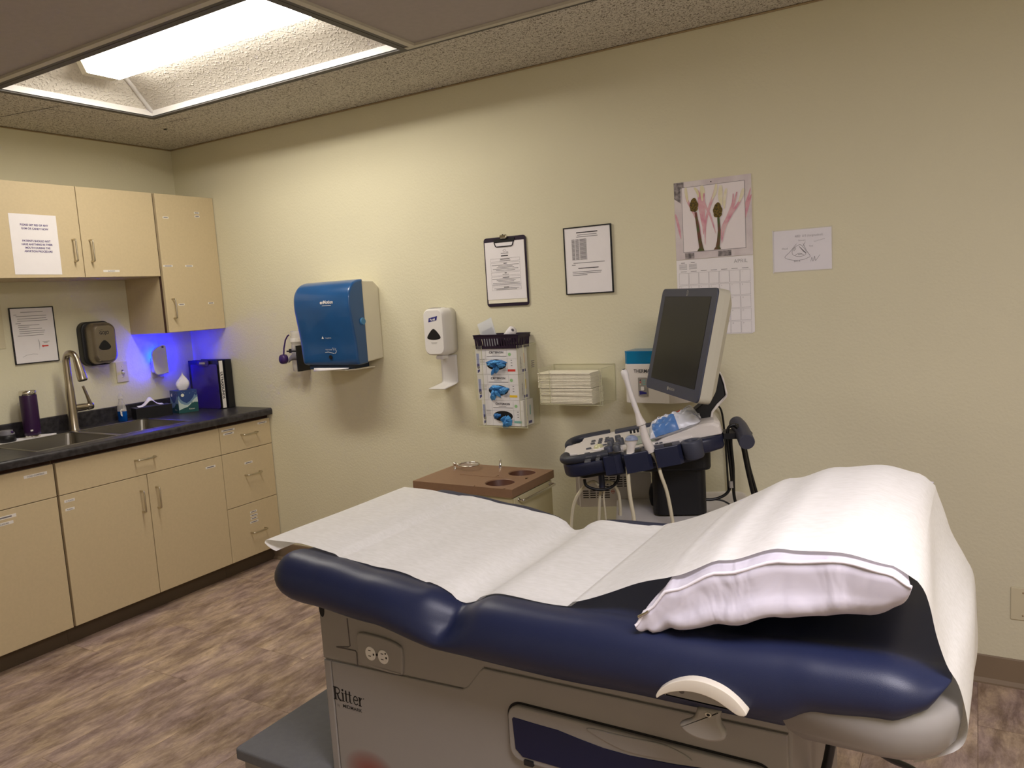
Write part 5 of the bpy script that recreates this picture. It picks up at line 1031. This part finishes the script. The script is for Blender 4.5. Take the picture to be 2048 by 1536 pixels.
# black cables at the rear
PP = frame(MF @ Vector((.60, .06, 0)), (math.cos(a), math.sin(a), 0), (0, 0, 1))
for lab, r, pts in (('thin black cable looping over the rear bracket and down on its left', .0052, ((1470, 850), (1462, 851), (1456, 858), (1455, 875), (1458, 910), (1462, 945), (1463, 966), (1455, 985), (1440, 995), (1424, 999), (1412, 999))), ('black cable hanging beside the rear bracket toward the pillow', .0056, ((1462, 868), (1462, 890), (1466, 930), (1467, 965), (1468, 990), (1473, 1015), (1480, 1060), (1485, 1120))), ('black power cord slanting down from the push handle, the left of its pair', .0068, ((1470, 851), (1477, 858), (1482, 875), (1488, 905), (1495, 940), (1503, 975), (1510, 1004), (1520, 1060), (1528, 1120))), ('black power cord slanting down from the push handle, the right of its pair', .0062, ((1466, 852), (1476, 853), (1485, 868), (1492, 900), (1500, 938), (1509, 970), (1517, 1000), (1530, 1060), (1540, 1120)))):
    tag(MB().tube(hang([tuple(pq(*q)+wdv*(.015 if 'right' in lab else 0)) for q in pts]), r, 'cable_black', n=8).build('power_cord'), lab, 'cord')
P = hang([tuple(pq(*q)) for q in ((1416, 999), (1440, 1000), (1455, 1006), (1466, 1015), (1474, 1030), (1480, 1070))]); tag(MB().tube(P, .0032, 'cable_black', n=8).build('power_cord'), 'thin black cord leaving the lower right of the black column', 'cord')
b = MB(); P = [pq(1462, 962), pq(1463, 975)]; b.tube(P, [.007, .008], 'lever_grey', n=10); tag(b.build('cable_tag'), 'small pale tag wrapped on a black cable below the rear bracket', 'tag')
# wipes packet on the console
wp = thing('wipes_packet', 'crinkled white and blue plastic packet of wipes lying on the console under the monitor', 'packet', tuple(CF @ Vector((.35, .1, .03))))
WP = frame(MF @ Vector((.37, .08, 0)), (math.cos(a), math.sin(a), 0), (0, 0, 1)); PP = WP; c0, c1 = pq(1300, 872), pq(1398, 838)
WX = (c1-c0).normalized(); R = frame((c0+c1)/2, WX, Vector((0, 0, 1)).cross(WX)); Lx = (c1-c0).length
rnd = random.Random(5); 
def pkt(s, t, top=True):
    x = Lx*(s-.5)*(1+.02*math.sin(11*t)); y = .13*(t-.5)*(1-.12*(2*s-1)**2); f = (max(0, 1-abs(2*s-1)**3.5)*max(0, 1-abs(2*t-1)**2.6))**.6
    wv = .006*math.sin(23*s+7*t)+.005*math.sin(31*t-9*s)+.004*math.sin(47*s*t+3); wv = abs(wv)*.55
    return Vector((x, y, (.044*f+wv*(.3+f)) if top else -.016*f-wv*.2*f))
mat('wipes_blue', srgb(84, 126, 186), .3, noise=.1, nscale=40); mat('wipes_white', srgb(214, 216, 226), .28, noise=.04, nscale=60)
b = MB(); nu, nv = 60, 44; b.grid(lambda s, t: pkt(s, t), nu, nv, 'wipes_white', R); b.grid(lambda s, t: pkt(s, t, False), nu, nv, 'wipes_white', R)
i1 = b.mi('wipes_blue'); i2 = b.mi('red'); 
for q in range((nu-1)*(nv-1)):
    i, j = q//(nv-1), q % (nv-1); s, t = i/(nu-1), j/(nv-1)
    if .10 < s < .56 and t < .40: b.m[q] = i1
    if .60 < s < .74 and .58 < t < .66+(s-.6)*.5: b.m[q] = i2
for s0 in range(9):
    for t0 in (.60, .66): b.m[int((.22+.028*s0)*(nu-1))*(nv-1)+int((t0-.006*s0)*(nv-1))] = b.mi('ink_grey')
b.build('packet', wp)
MB().grid(lambda s, t: pkt(.78+.26*s, .25+.5*t)+Vector((0, 0, .012*math.sin(3*s)+.010*math.sin(9*t)*s+.004)), 9, 12, 'bag', R).build('film_end', wp)
# ================================================================== EXAM TABLE
TY = -1.54; HW = .35; XF, XH = 2.690, 4.112
et = thing('exam_table', 'off-white power exam table with thick navy blue vinyl upholstery', 'exam table', (3.35, TY, 0))
topz = [(2.69, .885), (2.76, .902), (2.86, .895), (3.0, .880), (3.14, .868), (3.22, .846), (3.30, .870), (3.42, .868), (3.60, .872), (3.75, .874), (3.92, .885), (4.02, .888), (4.11, .872)]
botz = [(2.69, .800), (2.80, .786), (3.0, .772), (3.18, .745), (3.46, .742), (3.64, .747), (3.87, .750), (3.93, .782), (4.03, .795), (4.075, .815), (4.112, .850)]
def uph(x, u):
    """u in 0..1 around the section, starting bottom centre, near side first; returns (y, z)"""
    zt, zb = smooth_tab(topz, x), smooth_tab(botz, x)
    de = min(x-XF, XH-x); rc = .085 if u < .5 or x < 3.5 else .15
    hw = HW - (rc*(1-math.sqrt(max(0, 1-(1-de/rc)**2))) if de < rc else 0)
    q = .06; k = 1 if de > q else math.sqrt(max(0, 1-(1-de/q)**2)); zm = zb+(zt-zb)*.5; zt = zm+(zt-zm)*k; zb = zm+(zb-zm)*k
    dip = .012*k
    near = u < .5; v = u*2 if near else (1-u)*2       # 0 bottom centre .. 1 top centre
    T = zt-zb
    pts = [(0, zb), (hw-.07, zb), (hw-.030, zb+T*.05), (hw-.006, zb+T*.25), (hw, zb+T*.5), (hw-.008, zb+T*.76), (hw-.030, zb+T*.95), (hw-.058, zt), (hw-.085, zt-.004), (hw-.115, zt-dip), (hw-.2, zt-dip*1.2), (0, zt-dip*1.2)]
    cv = UC(pts, v)
    y, z = cv
    # fold between seat and foot section
    w_ = max(0, (abs(y)-.20)/.15); w_ = min(1, w_); hz = (z-zb)/max(T, 1e-4)
    xc = 3.215-.03*(1-hz); s_ = .022+.045*hz; f = math.exp(-abs((x-xc)/s_)**1.15)*w_*max(0, min(1, (hz-.22)/.45))
    y -= math.copysign(.046*f, y) if abs(y) > .2 else 0; z -= .026*f*hz
    return (TY-y if near else TY+y), z
def UC(P, v):
    # arc-length-ish Catmull-Rom evaluation
    L = [0]
    for a_, b_ in zip(P, P[1:]): L.append(L[-1]+math.dist(a_, b_)**.75)
    t = v*L[-1]; i = 0
    while i < len(P)-2 and t > L[i+1]: i += 1
    f = (t-L[i])/(L[i+1]-L[i]); p0 = P[max(i-1, 0)]; p1 = P[i]; p2 = P[i+1]; p3 = P[min(i+2, len(P)-1)]
    return tuple(.5*(2*b_+(-a_+c_)*f+(2*a_-5*b_+4*c_-d_)*f*f+(-a_+3*b_-3*c_+d_)*f**3) for a_, b_, c_, d_ in zip(p0, p1, p2, p3))
def uphz(x, y):
    """height of the upholstery's top at (x, y)"""
    v = abs(y-TY); lo, hi = .5, 1.
    for _ in range(22):
        m = (lo+hi)/2; yy, zz = uph(x, m/2)
        if abs(yy-TY) > v: lo = m
        else: hi = m
    return uph(x, (lo+hi)/4)[1]
xs = []
x = XF+.0004
while x < XH: xs.append(x); x += .004 if min(x-XF, XH-x) < .03 else .009
xs.append(XH-.0004)
NU = 72; b = MB(); V = [(x, *uph(x, i/NU)) for x in xs for i in range(NU)]
b.add(V, [(k*NU+i, (k+1)*NU+i, (k+1)*NU+(i+1) % NU, k*NU+(i+1) % NU) for k in range(len(xs)-1) for i in range(NU)]+[tuple(range(NU)), tuple(range(len(V)-1, len(V)-NU-1, -1))], 'vinyl', I4, True)
b.build('upholstery', et, recalc=True)
# shell under the head end
def shell_ring(x0, x1, hw, r, z): return [(x, y, z) for x, y in ([(x0, TY-hw), (x1-r, TY-hw)]+[(x1-r+r*math.sin(PI/2*i/6), TY-hw+r-r*math.cos(PI/2*i/6)) for i in range(1, 7)]+[(x1-r+r*math.cos(PI/2*i/6), TY+hw-r+r*math.sin(PI/2*i/6)) for i in range(7)]+[(x0, TY+hw)])]
b = MB(); rg = [shell_ring(3.935, 4.085, .285, .07, .728), shell_ring(3.905, 4.108, .318, .09, .738), shell_ring(3.885, 4.120, .334, .10, .758), shell_ring(3.870, 4.125, .338, .10, .79), shell_ring(3.87, 4.122, .336, .10, .815), shell_ring(3.87, 4.10, .316, .10, .83)]
n = len(rg[0]); b.add([p for r in rg for p in r], [(k*n+i, k*n+(i+1) % n, (k+1)*n+(i+1) % n, (k+1)*n+i) for k in range(len(rg)-1) for i in range(n)]+[tuple(range(n-1, -1, -1)), tuple(range((len(rg)-1)*n, len(rg)*n))], 'base_paint', I4, True); b.build('head_shell', et, recalc=True)
# base
BX0, BX1, BY0, BY1 = 2.766, 3.872, -1.78, -1.30
b = MB(); b.box((BX0, BY0, .02), (BX1, BY1, .76), 'base_paint'); b.build('base', et, bevel=.006, seg=3)
q = lambda px, py: (lambda P: (P.x, P.z))(at(px, py, 1, BY0))
FB = frame((0, BY0, 0), (1, 0, 0), (0, 0, 1))
# lower side panel; its top follows the seam
s3 = q(936, 1380); s2 = q(957, 1335); s1 = q(650, 1314); s4 = q(1582, 1470)
dtl = q(1020, 1397); 
b = MB(); gx = .0035
dz0, dz1, dx0, dx1 = .503, .628, dtl[0], 3.842
O = [(BX0+.028, .02), (BX0+.028, s1[1]-.003), (s3[0]-.012, s3[1]+.002), (s3[0]+.004, s3[1]+.012), (s2[0]+.004, s2[1]-.006), (s2[0]+.016, s2[1]+.004), (BX1-.006, s4[1]+.002), (BX1-.006, .02)]
b.slab(O, .0002, .006, 'base_paint', FB, ch=.003, steps=2); b.build('side_panel', et)
b = MB(); b.slab([(BX0+.003, .02), (BX0+.003, s1[1]-.003), (BX0+.0255, s1[1]-.003), (BX0+.0255, .02)], .0002, .006, 'base_paint', FB, ch=.003, steps=2); b.build('corner_post', et)
b = MB(); b.slab([(x, z) for x, z in [(BX0+.001, s1[1]+.0005), (s3[0]-.004, s3[1]+.0045), (s3[0]+.010, s3[1]+.014), (s2[0]+.010, s2[1]-.004), (s2[0]+.018, s2[1]+.007), (BX1-.002, s4[1]+.005), (BX1-.002, .752), (BX0+.001, .752)]], .0002, .0045, 'base_paint', FB, ch=.002); b.build('upper_panel', et)
b = MB(); b.slab(ellipse(.009, .022, 20, BX0+.011, .745), .0046, .0050, 'slot_black', FB); b.build('key_slot', et)
b = MB(); g0 = q(697, 1235); g1 = q(703, 1290); g2 = q(676, 1292); g3 = q(714, 1300); g4 = q(718, 1330)
for P in ((g0, g1, (g1[0]-.006, g1[1]-.004), (g2[0], g2[1])), (g2, g3, (g3[0]+.003, g3[1]-.004), g4)):
    b.tube([(x, BY0-.0047, z) for x, z in P], .0016, 'base_groove', n=6)
b.build('panel_relief', et)
# outlet plate
oc = (2.956, .662); b = MB(); PO = frame((oc[0], BY0-.0045, oc[1]), (1, 0, -.03), (0, 0, 1))
b.slab([(p.x, p.y) for p in spline([(-.062, .042, 0), (-.02, .046, 0), (.03, .044, 0), (.062, .036, 0), (.068, .02, 0), (.066, -.024, 0), (.058, -.034, 0), (.0, -.037, 0), (-.055, -.034, 0), (-.066, -.024, 0), (-.068, .02, 0)], 5, True)], 0, .007, 'base_paint', PO, ch=.004, steps=3); ol = b.build('outlet_plate', et)
for i, cx in enumerate((-.0255, .0125)):
    b = MB(); b.slab(ellipse(.0155, .0170, 26, cx, 0), .0071, .0088, 'white_plastic', PO, ch=.0008)
    b.slab(rrect(.0075, .002, 0, 1, cx-.002, .0075), .0089, .0092, 'slot_black', PO); b.slab(rrect(.0075, .002, 0, 1, cx-.002, -.006), .0089, .0092, 'slot_black', PO); b.slab(rrect(.004, .005, .001, 2, cx+.010, 0), .0089, .0092, 'slot_black', PO)
    if i: b.slab(ellipse(.0022, .0022, 10, cx+.008, .010), .0089, .0092, 'slot_black', PO)
    b.build('socket', ol)
MB().slab(ellipse(.003, .003, 12, -.0065, .001), .0071, .008, 'slot_black', PO).build('screw', ol)
b = MB()
for y in (-.002, .003, .008): b.line(-.052, -.044, y, .001, 'lever_grey', PO, .0073)
b.stroke([(.040, -.006), (.044, .003), (.048, -.006)], .0008, 'lever_grey', PO, .0073); b.build('marking', ol)
# lettering: serif word with a small line below
FP = frame((0, BY0-.0062, 0), (1, 0, 0), (0, 0, 1)); b = MB(); L0, L1 = q(672, 1395), q(733, 1401); x0 = L0[0]; z0 = q(672, 1392)[1]-.004; hc = .033
def serif(x, y, w, R): b.slab(rrect(w, .0016, 0, 1, x, y+.0008), 0, .0004, 'slot_black', R)
R = FP @ Matrix.Translation((x0, z0, 0)); ST = .0052
def bar(x, y0, y1, w=ST): b.slab([(x, y0), (x+w, y0), (x+w, y1), (x, y1)], 0, .0004, 'slot_black', R)
bar(.003, 0, hc); serif(.0055, 0, .012, R); serif(.0045, hc-.0016, .009, R)
b.stroke([(p.x, p.y) for p in spline([(.006, hc-.001, 0), (.014, hc-.001, 0), (.0195, hc-.005, 0), (.020, hc-.011, 0), (.0155, hc-.0155, 0), (.006, hc-.0165, 0)], 6)], .0028, 'slot_black', R); b.stroke([(.0125, hc-.016), (.0155, .006), (.0205, .001), (.0245, .0012)], .0046, 'slot_black', R)
bar(.028, 0, .022, .0045); serif(.0302, 0, .0095, R); serif(.0285, .0205, .006, R); b.slab(ellipse(.0030, .0030, 12, .0302, .029), 0, .0004, 'slot_black', R)
for k_ in (.0385, .0505): bar(k_, .003, .030, .0042); b.stroke([(k_+.001, .004), (k_+.004, .0008), (k_+.009, .002)], .002, 'slot_black', R); b.slab(rrect(.0105, .0016, 0, 1, k_+.003, .0215), 0, .0004, 'slot_black', R)
b.stroke([(p.x, p.y) for p in spline([(.0650, .0125, 0), (.0770, .0125, 0), (.0765, .018, 0), (.0715, .0222, 0), (.0662, .018, 0), (.0648, .011, 0), (.0668, .004, 0), (.072, .0008, 0), (.0778, .005, 0)], 5)], .0026, 'slot_black', R)
bar(.0820, 0, .022, .0044); serif(.0842, 0, .0095, R); serif(.0825, .0205, .006, R); b.stroke([(.0862, .014), (.0885, .020), (.0925, .0205)], .0030, 'slot_black', R); b.slab(ellipse(.0015, .0015, 8, .097, .0215), 0, .0004, 'slot_black', R)
b.text('by', .0135, -.0165, .0078, 'slot_black', R, sx=.8, bold=-.0002, z=.0003); b.text('MIDMARK', .058, -.0155, .0086, 'slot_black', R, sx=1.12, bold=.0001, z=.0003); b.build('lettering', et)
# drawer
b = MB(); DX = [q(1020, 1397), q(1527, 1514), q(1549, 1535)]
Dw = dx1-dx0; O = rrect(Dw, dz1-dz0, .03, 6, (dx0+dx1)/2, (dz0+dz1)/2)
b.slab(inset(O, -.004), .0062, .0066, 'slot_black', FB); b.build('drawer_gap', et)
b = MB(); b.slab(inset(O, .001), .0067, .016, 'base_paint', FB, ch=.004, steps=3); dr = b.build('drawer', et)
xa = q(1032, 1428)[0]; T_ = [q(1036, 1427), q(1080, 1440), q(1123, 1452), q(1165, 1469), q(1213, 1487), q(1267, 1502), q(1357, 1519), q(1458, 1533)]
xi = dx1-.035; O2 = [(xa, T_[0][1]-.004), (xa+.004, T_[0][1])]+T_[1:]+[(xi, T_[-1][1]-.004), (xi, dz0+.020), (xi-.008, dz0+.014), (xa+.02, dz0+.014), (xa+.004, dz0+.028)]
b = MB(); b.slab(O2, .0161, .0175, 'insert_navy', FB, ch=.0008); b.build('drawer_insert', dr)
b = MB(); hs_ = [(p.x, p.y) for p in spline([(q(1180, 1446)[0], q(1180, 1448)[1], 0), (q(1260, 1462)[0], q(1260, 1464)[1], 0), (q(1340, 1486)[0], q(1340, 1482)[1], 0), (q(1390, 1512)[0], q(1390, 1512)[1], 0), (q(1330, 1508)[0], q(1330, 1508)[1], 0), (q(1250, 1488)[0], q(1250, 1490)[1], 0)], 6, True)]
b.slab(hs_, .0161, .0185, 'base_paint', FB, ch=.0022, steps=2); b.build('finger_pull', dr)
l0 = q(1066, 1517); b = MB(); b.slab(rrect(.022, .012, .002, 3, l0[0], l0[1]), .0066, .020, 'black_plastic', FB); b.build('latch', et)
# arc handle with the release lever
YA = -1.905; qa = lambda px, py: (lambda P: (P.x, P.z))(at(px, py, 1, YA)); FA = frame((0, YA, 0), (1, 0, 0), (0, 0, 1))
def arc_solid(name, outer, inner, d0, d1, m, mt=None, M=FA):
    outer = [p.xy for p in spline([(*qa(*p), 0) for p in outer], 4)]; inner = [p.xy for p in spline([(*qa(*p), 0) for p in inner], 4)]; n = len(outer); b = MB()
    V = [(p.x, p.y, d) for L_ in (outer, inner) for d in (d0, d1) for p in L_]     # rows: outer back, outer front, inner back, inner front
    Fs = [(r0*n+i, r0*n+i+1, r1*n+i+1, r1*n+i) for i in range(n-1) for r0, r1 in ((0, 1), (1, 3), (3, 2), (2, 0))]+[(0, 2*n, 3*n, n), (n-1, 2*n-1, 4*n-1, 3*n-1)]
    b.add(V, Fs, m, M, True); return b.build(name, et, bevel=.003, seg=3, recalc=True)
arc_solid('arc_handle', ((1311, 1392), (1318, 1380), (1340, 1367), (1372, 1360), (1405, 1364), (1440, 1378), (1468, 1398), (1488, 1421), (1493, 1431)), ((1313, 1397), (1324, 1390), (1345, 1384), (1372, 1383), (1402, 1389), (1432, 1402), (1458, 1420), (1474, 1431), (1488, 1434)), -.058, .0, 'lever_cream')
pi_ = [p.xy for p in spline([(*qa(*p), 0) for p in ((1322, 1398), (1326, 1391), (1345, 1385), (1372, 1384), (1402, 1390), (1432, 1403), (1456, 1421), (1462, 1431))], 3)]
b = MB(); b.slab([tuple(p) for p in pi_], -.05, -.014, 'base_paint', FA, ch=.003, steps=2); b.slab(ellipse(.0045, .0035, 12, *qa(1358, 1391)), -.0138, -.013, 'base_groove', FA)
b.box((qa(1345, 1400)[0], YA+.03, qa(1400, 1420)[1]-.004), (qa(1440, 1420)[0], BY0-.0046, qa(1400, 1400)[1]), 'base_paint'); b.build('handle_bracket', et, recalc=True)
YL = -1.868; ql = lambda px, py: (lambda P: (P.x, P.z))(at(px, py, 1, YL)); FL = frame((0, YL, 0), (1, 0, 0), (0, 0, 1))
b = MB(); lv = [tuple(p.xy) for p in spline([(*ql(*p), 0) for p in ((1395, 1417), (1418, 1419), (1440, 1424), (1438, 1438), (1441, 1452), (1449, 1466), (1450, 1478), (1441, 1485), (1420, 1486), (1392, 1479), (1370, 1467), (1358, 1453), (1362, 1446), (1379, 1440), (1389, 1431))], 3, True)]
b.slab(lv, -.016, 0, 'lever_grey', FL, ch=.006, back=True, steps=3, smooth=True); b.slab(ellipse(.0055, .0042, 16, *ql(1417, 1429)), 0, .0016, 'lever_cream', FL); b.slab(ellipse(.003, .0024, 12, *ql(1417, 1429)), .0017, .0022, 'slot_black', FL); b.build('release_lever', et)
# foot step
b = MB(); sx0, sx1, sy0, sy1, sz = 2.452, 2.764, -1.83, -1.30, .322
b.slab(rrect(sx1-sx0, sy1-sy0, .012, 4, (sx0+sx1)/2, (sy0+sy1)/2), sz-.028, sz, 'step_grey', ch=.006, steps=3); st = b.build('step', et)
MB().slab(rrect(sx1-sx0-.012, sy1-sy0-.02, .02, 4, (sx0+sx1)/2+.006, (sy0+sy1)/2), .02, sz-.0282, 'base_paint').build('step_body', et)
MB().box((BX0-.1, BY0+.02, 0), (BX1-.05, BY1-.02, .02), 'black_plastic').build('plinth', et)
# reddish patch low on the side panel, fading outward
b = MB(); c_ = q(745, 1536)
mat('red_tint', srgb(170, 96, 84), .5)
_m = MATS['red_tint']; nt, N, L_ = nodes(_m); tc = N.new('ShaderNodeTexCoord'); gr = N.new('ShaderNodeTexGradient'); gr.gradient_type = 'SPHERICAL'; mp = N.new('ShaderNodeMapping'); P0 = Vector((c_[0], BY0-.0065, c_[1]-.01))
et_o = Vector(et['_o']); mp.vector_type = 'POINT'; mp.inputs['Location'].default_value = (-(P0.x-et_o.x)/.085, 0, -(P0.z-et_o.z)/.06); mp.inputs['Scale'].default_value = (1/.085, .001, 1/.06)
L_.new(tc.outputs['Object'], mp.inputs[0]); L_.new(mp.outputs[0], gr.inputs[0]); ml = N.new('ShaderNodeMath'); ml.operation = 'MULTIPLY'; ml.inputs[1].default_value = .55; L_.new(gr.outputs['Fac'], ml.inputs[0]); L_.new(ml.outputs[0], N['Principled BSDF'].inputs['Alpha'])
b.slab(ellipse(.085, .06, 24, P0.x, P0.z), .0062, .0063, 'red_tint', FB); b.build('red_patch', et)
# roll of paper under the head end
MB().lathe([(.028, -.26), (.028, .26)], 'paper', frame((4.0, TY, .735), (1, 0, 0), (0, 0, 1)), 24).build('paper_roll', et)

# ================================================================== PILLOW
pz = [(3.628, .884), (3.65, .915), (3.69, .955), (3.78, .996), (3.88, 1.028), (3.97, 1.040), (4.03, 1.032), (4.062, 1.018)]
PX0, PX1, PY0, PY1 = 3.628, 4.062, -1.868, -1.222
def pil(s, t, top):
    e = .020; x = PX0+(PX1-PX0)*s; y = PY0+(PY1-PY0)*t
    x += math.copysign(e*(math.sin(PI*t)**.6)*abs(2*s-1)**3, .5-s) if s != .5 else 0
    y += math.copysign(e*.8*(math.sin(PI*s)**.6)*abs(2*t-1)**3, .5-t) if t != .5 else 0
    zs = smooth_tab(pz, x); f = max(0, (1-abs(2*s-1)**3)*(1-abs(2*t-1)**3))
    cr = abs(math.sin(2*t*9+5*s)*math.sin(13*s+2))*.5+.5*abs(math.sin(21*s-6*t+1))
    if top: z = zs+.032*f**.6
    else:
        z = zs-(.125+.02*s)*f**.33; edge = math.exp(-((t-.06)/.06)**2)
        z += .009*cr*edge*f**.2; y -= (.052-.03*s)*math.exp(-((t-.055)/.05)**2)*math.sin(PI*s)**.7*min(1, t/.02)+.006*cr*edge
        z = max(z, DK(x, y)+.0018)
    return Vector((x, y, z))
_dk = {}
def DK(x, y):
    x = min(max(x, XF+.03), XH-.01); y = max(min(y, TY+HW-.02), TY-HW+.02)
    i, j = round(x/.01), round(y/.01)
    if (i, j) not in _dk: _dk[(i, j)] = uphz(min(max(i*.01, XF+.03), XH-.01), max(min(j*.01, TY+HW-.02), TY-HW+.02))
    return _dk[(i, j)]
pw = thing('pillow', 'white puffy pillow with a zippered edge at the head of the exam table', 'pillow', (3.83, TY, .885))
m = mat('pillow_cloth', srgb(204, 199, 210), .62); nt, N, L_ = nodes(m); tc = N.new('ShaderNodeTexCoord'); no = N.new('ShaderNodeTexNoise'); no.inputs['Scale'].default_value = 6; no.inputs['Detail'].default_value = 2.5; no.inputs['Distortion'].default_value = .9
mp = N.new('ShaderNodeMapping'); mp.inputs['Scale'].default_value = (1.6, 1.0, 1.0); mp.inputs['Rotation'].default_value = (0, .7, 0); bp = N.new('ShaderNodeBump'); bp.inputs['Strength'].default_value = .5; bp.inputs['Distance'].default_value = .03
L_.new(tc.outputs['Object'], mp.inputs[0]); L_.new(mp.outputs[0], no.inputs[0]); L_.new(no.outputs[0], bp.inputs['Height']); L_.new(bp.outputs[0], N['Principled BSDF'].inputs['Normal'])
n1, n2 = 60, 70; es = lambda k, n: .5-.5*math.cos(PI*k/(n-1))
b = MB(); V = [pil(es(i, n1), es(j, n2), True) for i in range(n1) for j in range(n2)]+[pil(es(i, n1), es(j, n2), False) for i in range(n1) for j in range(n2)]
o_ = n1*n2; Fs = []
for i in range(n1-1):
    for j in range(n2-1): k = i*n2+j; Fs += [(k, k+n2, k+n2+1, k+1), (o_+k, o_+k+1, o_+k+n2+1, o_+k+n2)]
for i in range(n1-1): Fs += [(i*n2, o_+i*n2, o_+(i+1)*n2, (i+1)*n2), (i*n2+n2-1, (i+1)*n2+n2-1, o_+(i+1)*n2+n2-1, o_+i*n2+n2-1)]
for j in range(n2-1): Fs += [(j, j+1, o_+j+1, o_+j), ((n1-1)*n2+j, o_+(n1-1)*n2+j, o_+(n1-1)*n2+j+1, (n1-1)*n2+j+1)]
b.add(V, Fs, 'pillow_cloth', I4, True); b.build('cover', pw, recalc=True)
edge_pts = [pil(es(i, 40), 0, True)+Vector((0, -.001, 0)) for i in range(1, 39)]
MB().tube(edge_pts, .0028, 'pillow', n=6).build('zipper', pw)
zp = edge_pts[4]; MB().tube([zp+Vector((-.010, -.004, -.010)), zp+Vector((.004, -.005, -.001)), zp+Vector((.010, -.005, .004))], .0028, 'chrome', n=8).build('zipper_pull', pw)

# ================================================================== EXAM TABLE PAPER
WY0, WY1 = -1.795, -1.262
def ptop(x, y):
    s = (x-PX0)/(PX1-PX0); t = (y-PY0)/(PY1-PY0)
    if s <= 0 or s >= 1: return 0
    return pil(s, min(max(t, .02), .98), True).z
def zp_(x, y):
    base = DK(x, y)+.0035 if x > 2.72 else .902-.0*(2.72-x)
    if x < 2.86: base = max(base, .906-.10*max(0, x-2.74))
    tent = 0
    if 3.47 < x < 3.75: k = (x-3.47)/.28; tent = .876+(ptop(3.75, y)+.004-.876)*(k**1.25)
    pt = ptop(x, y)+.004 if x > 3.6 else 0
    return max(base+.0015*math.sin(17*x+5*y)*math.sin(9*y+3*x), tent if x < 3.75 else 0, pt)
rows = []; NS = 34
def wob(x): return .006*math.sin(9*x)+.004*math.sin(23*x+1)
X = 2.632
while X < 4.058: rows.append(('a', X)); X += .012
near_t = [(4.068, 1.022), (4.076, 1.0), (4.088, .94), (4.106, .890), (4.124, .856), (4.131, .81), (4.128, .77), (4.11, .74), (4.06, .708)]
far_t = [(4.066, 1.020), (4.075, .985), (4.092, .925), (4.122, .872), (4.142, .83), (4.146, .74), (4.142, .66), (4.12, .61), (4.06, .618)]
V = []
for kd, X in rows:
    for j in range(NS):
        t = j/(NS-1); y = WY0+(WY1-WY0)*t + wob(X)*(1-t)+wob(X+2)*t*.6
        y -= .048*smooth_tab([(3.58, 0), (3.72, 1)], X)*(1-t)**1.5
        V.append((X, y, zp_(X, y)))
for i, (n_, f_) in enumerate(zip(spline([(x, 0, z) for x, z in near_t], 4), spline([(x, 0, z) for x, z in far_t], 4))):
    for j in range(NS):
        t = j/(NS-1); y = WY0+(WY1-WY0)*t-.048*(1-t)**1.5*max(0, 1-i/22); tt = t*t*(3-2*t)
        V.append((n_.x+(f_.x-n_.x)*tt+.004*math.sin(6*t+i*.3)*min(1, i/6), y+wob(4.02)*(1-t), n_.z+(f_.z-n_.z)*tt))
nr = len(V)//NS
b = MB(); b.add(V, [(i*NS+j, (i+1)*NS+j, (i+1)*NS+j+1, i*NS+j+1) for i in range(nr-1) for j in range(NS-1)], 'exam_paper', I4, True)
# folded-back end at the foot
V2 = []
for i in range(7):
    a_ = PI*i/6
    for j in range(NS):
        y = V[j][1]; V2.append((2.632-.010*math.sin(a_)-.0+(.028*max(0, (i-3)/3) if i > 3 else 0), y, V[j][2]-.010+.010*math.cos(a_)-.006*max(0, i-3)/3))
b.add(V2, [(i*NS+j, (i+1)*NS+j, (i+1)*NS+j+1, i*NS+j+1) for i in range(6) for j in range(NS-1)], 'exam_paper', I4, True)
o = b.build('exam_table_paper'); tag(o, 'long sheet of white exam paper covering the table and draped over the pillow', 'exam paper')
# crumpled pad of paper lying on the foot end
# cables below the head end
A1 = at(1655, 1458, 1, -1.62)
tag(MB().tube(spline([(3.90, -1.62, .735), (3.915, -1.62, .66), (3.90, -1.60, .55), (3.87, -1.6, .40), (3.9, -1.6, .2), (4.0, -1.55, .03), (4.1, -1.4, .012)], 6), .0095, 'cable_black').build('power_cord'), 'thick black cord hanging from under the head end beside the table base', 'cord')
P1 = at(1728, 1480, 1, -1.60)
tag(MB().tube(spline([(P1.x-.02, -1.58, .77), tuple(P1), tuple(at(1748, 1497, 1, -1.60)), tuple(at(1782, 1519, 1, -1.58)), tuple(at(1828, 1540, 1, -1.55)), tuple(at(1880, 1580, 1, -1.5))], 6), .006, 'cable_black').build('power_cord'), 'thin black cord curving out to the right below the head end of the table', 'cord')
bpy.context.view_layer.update()
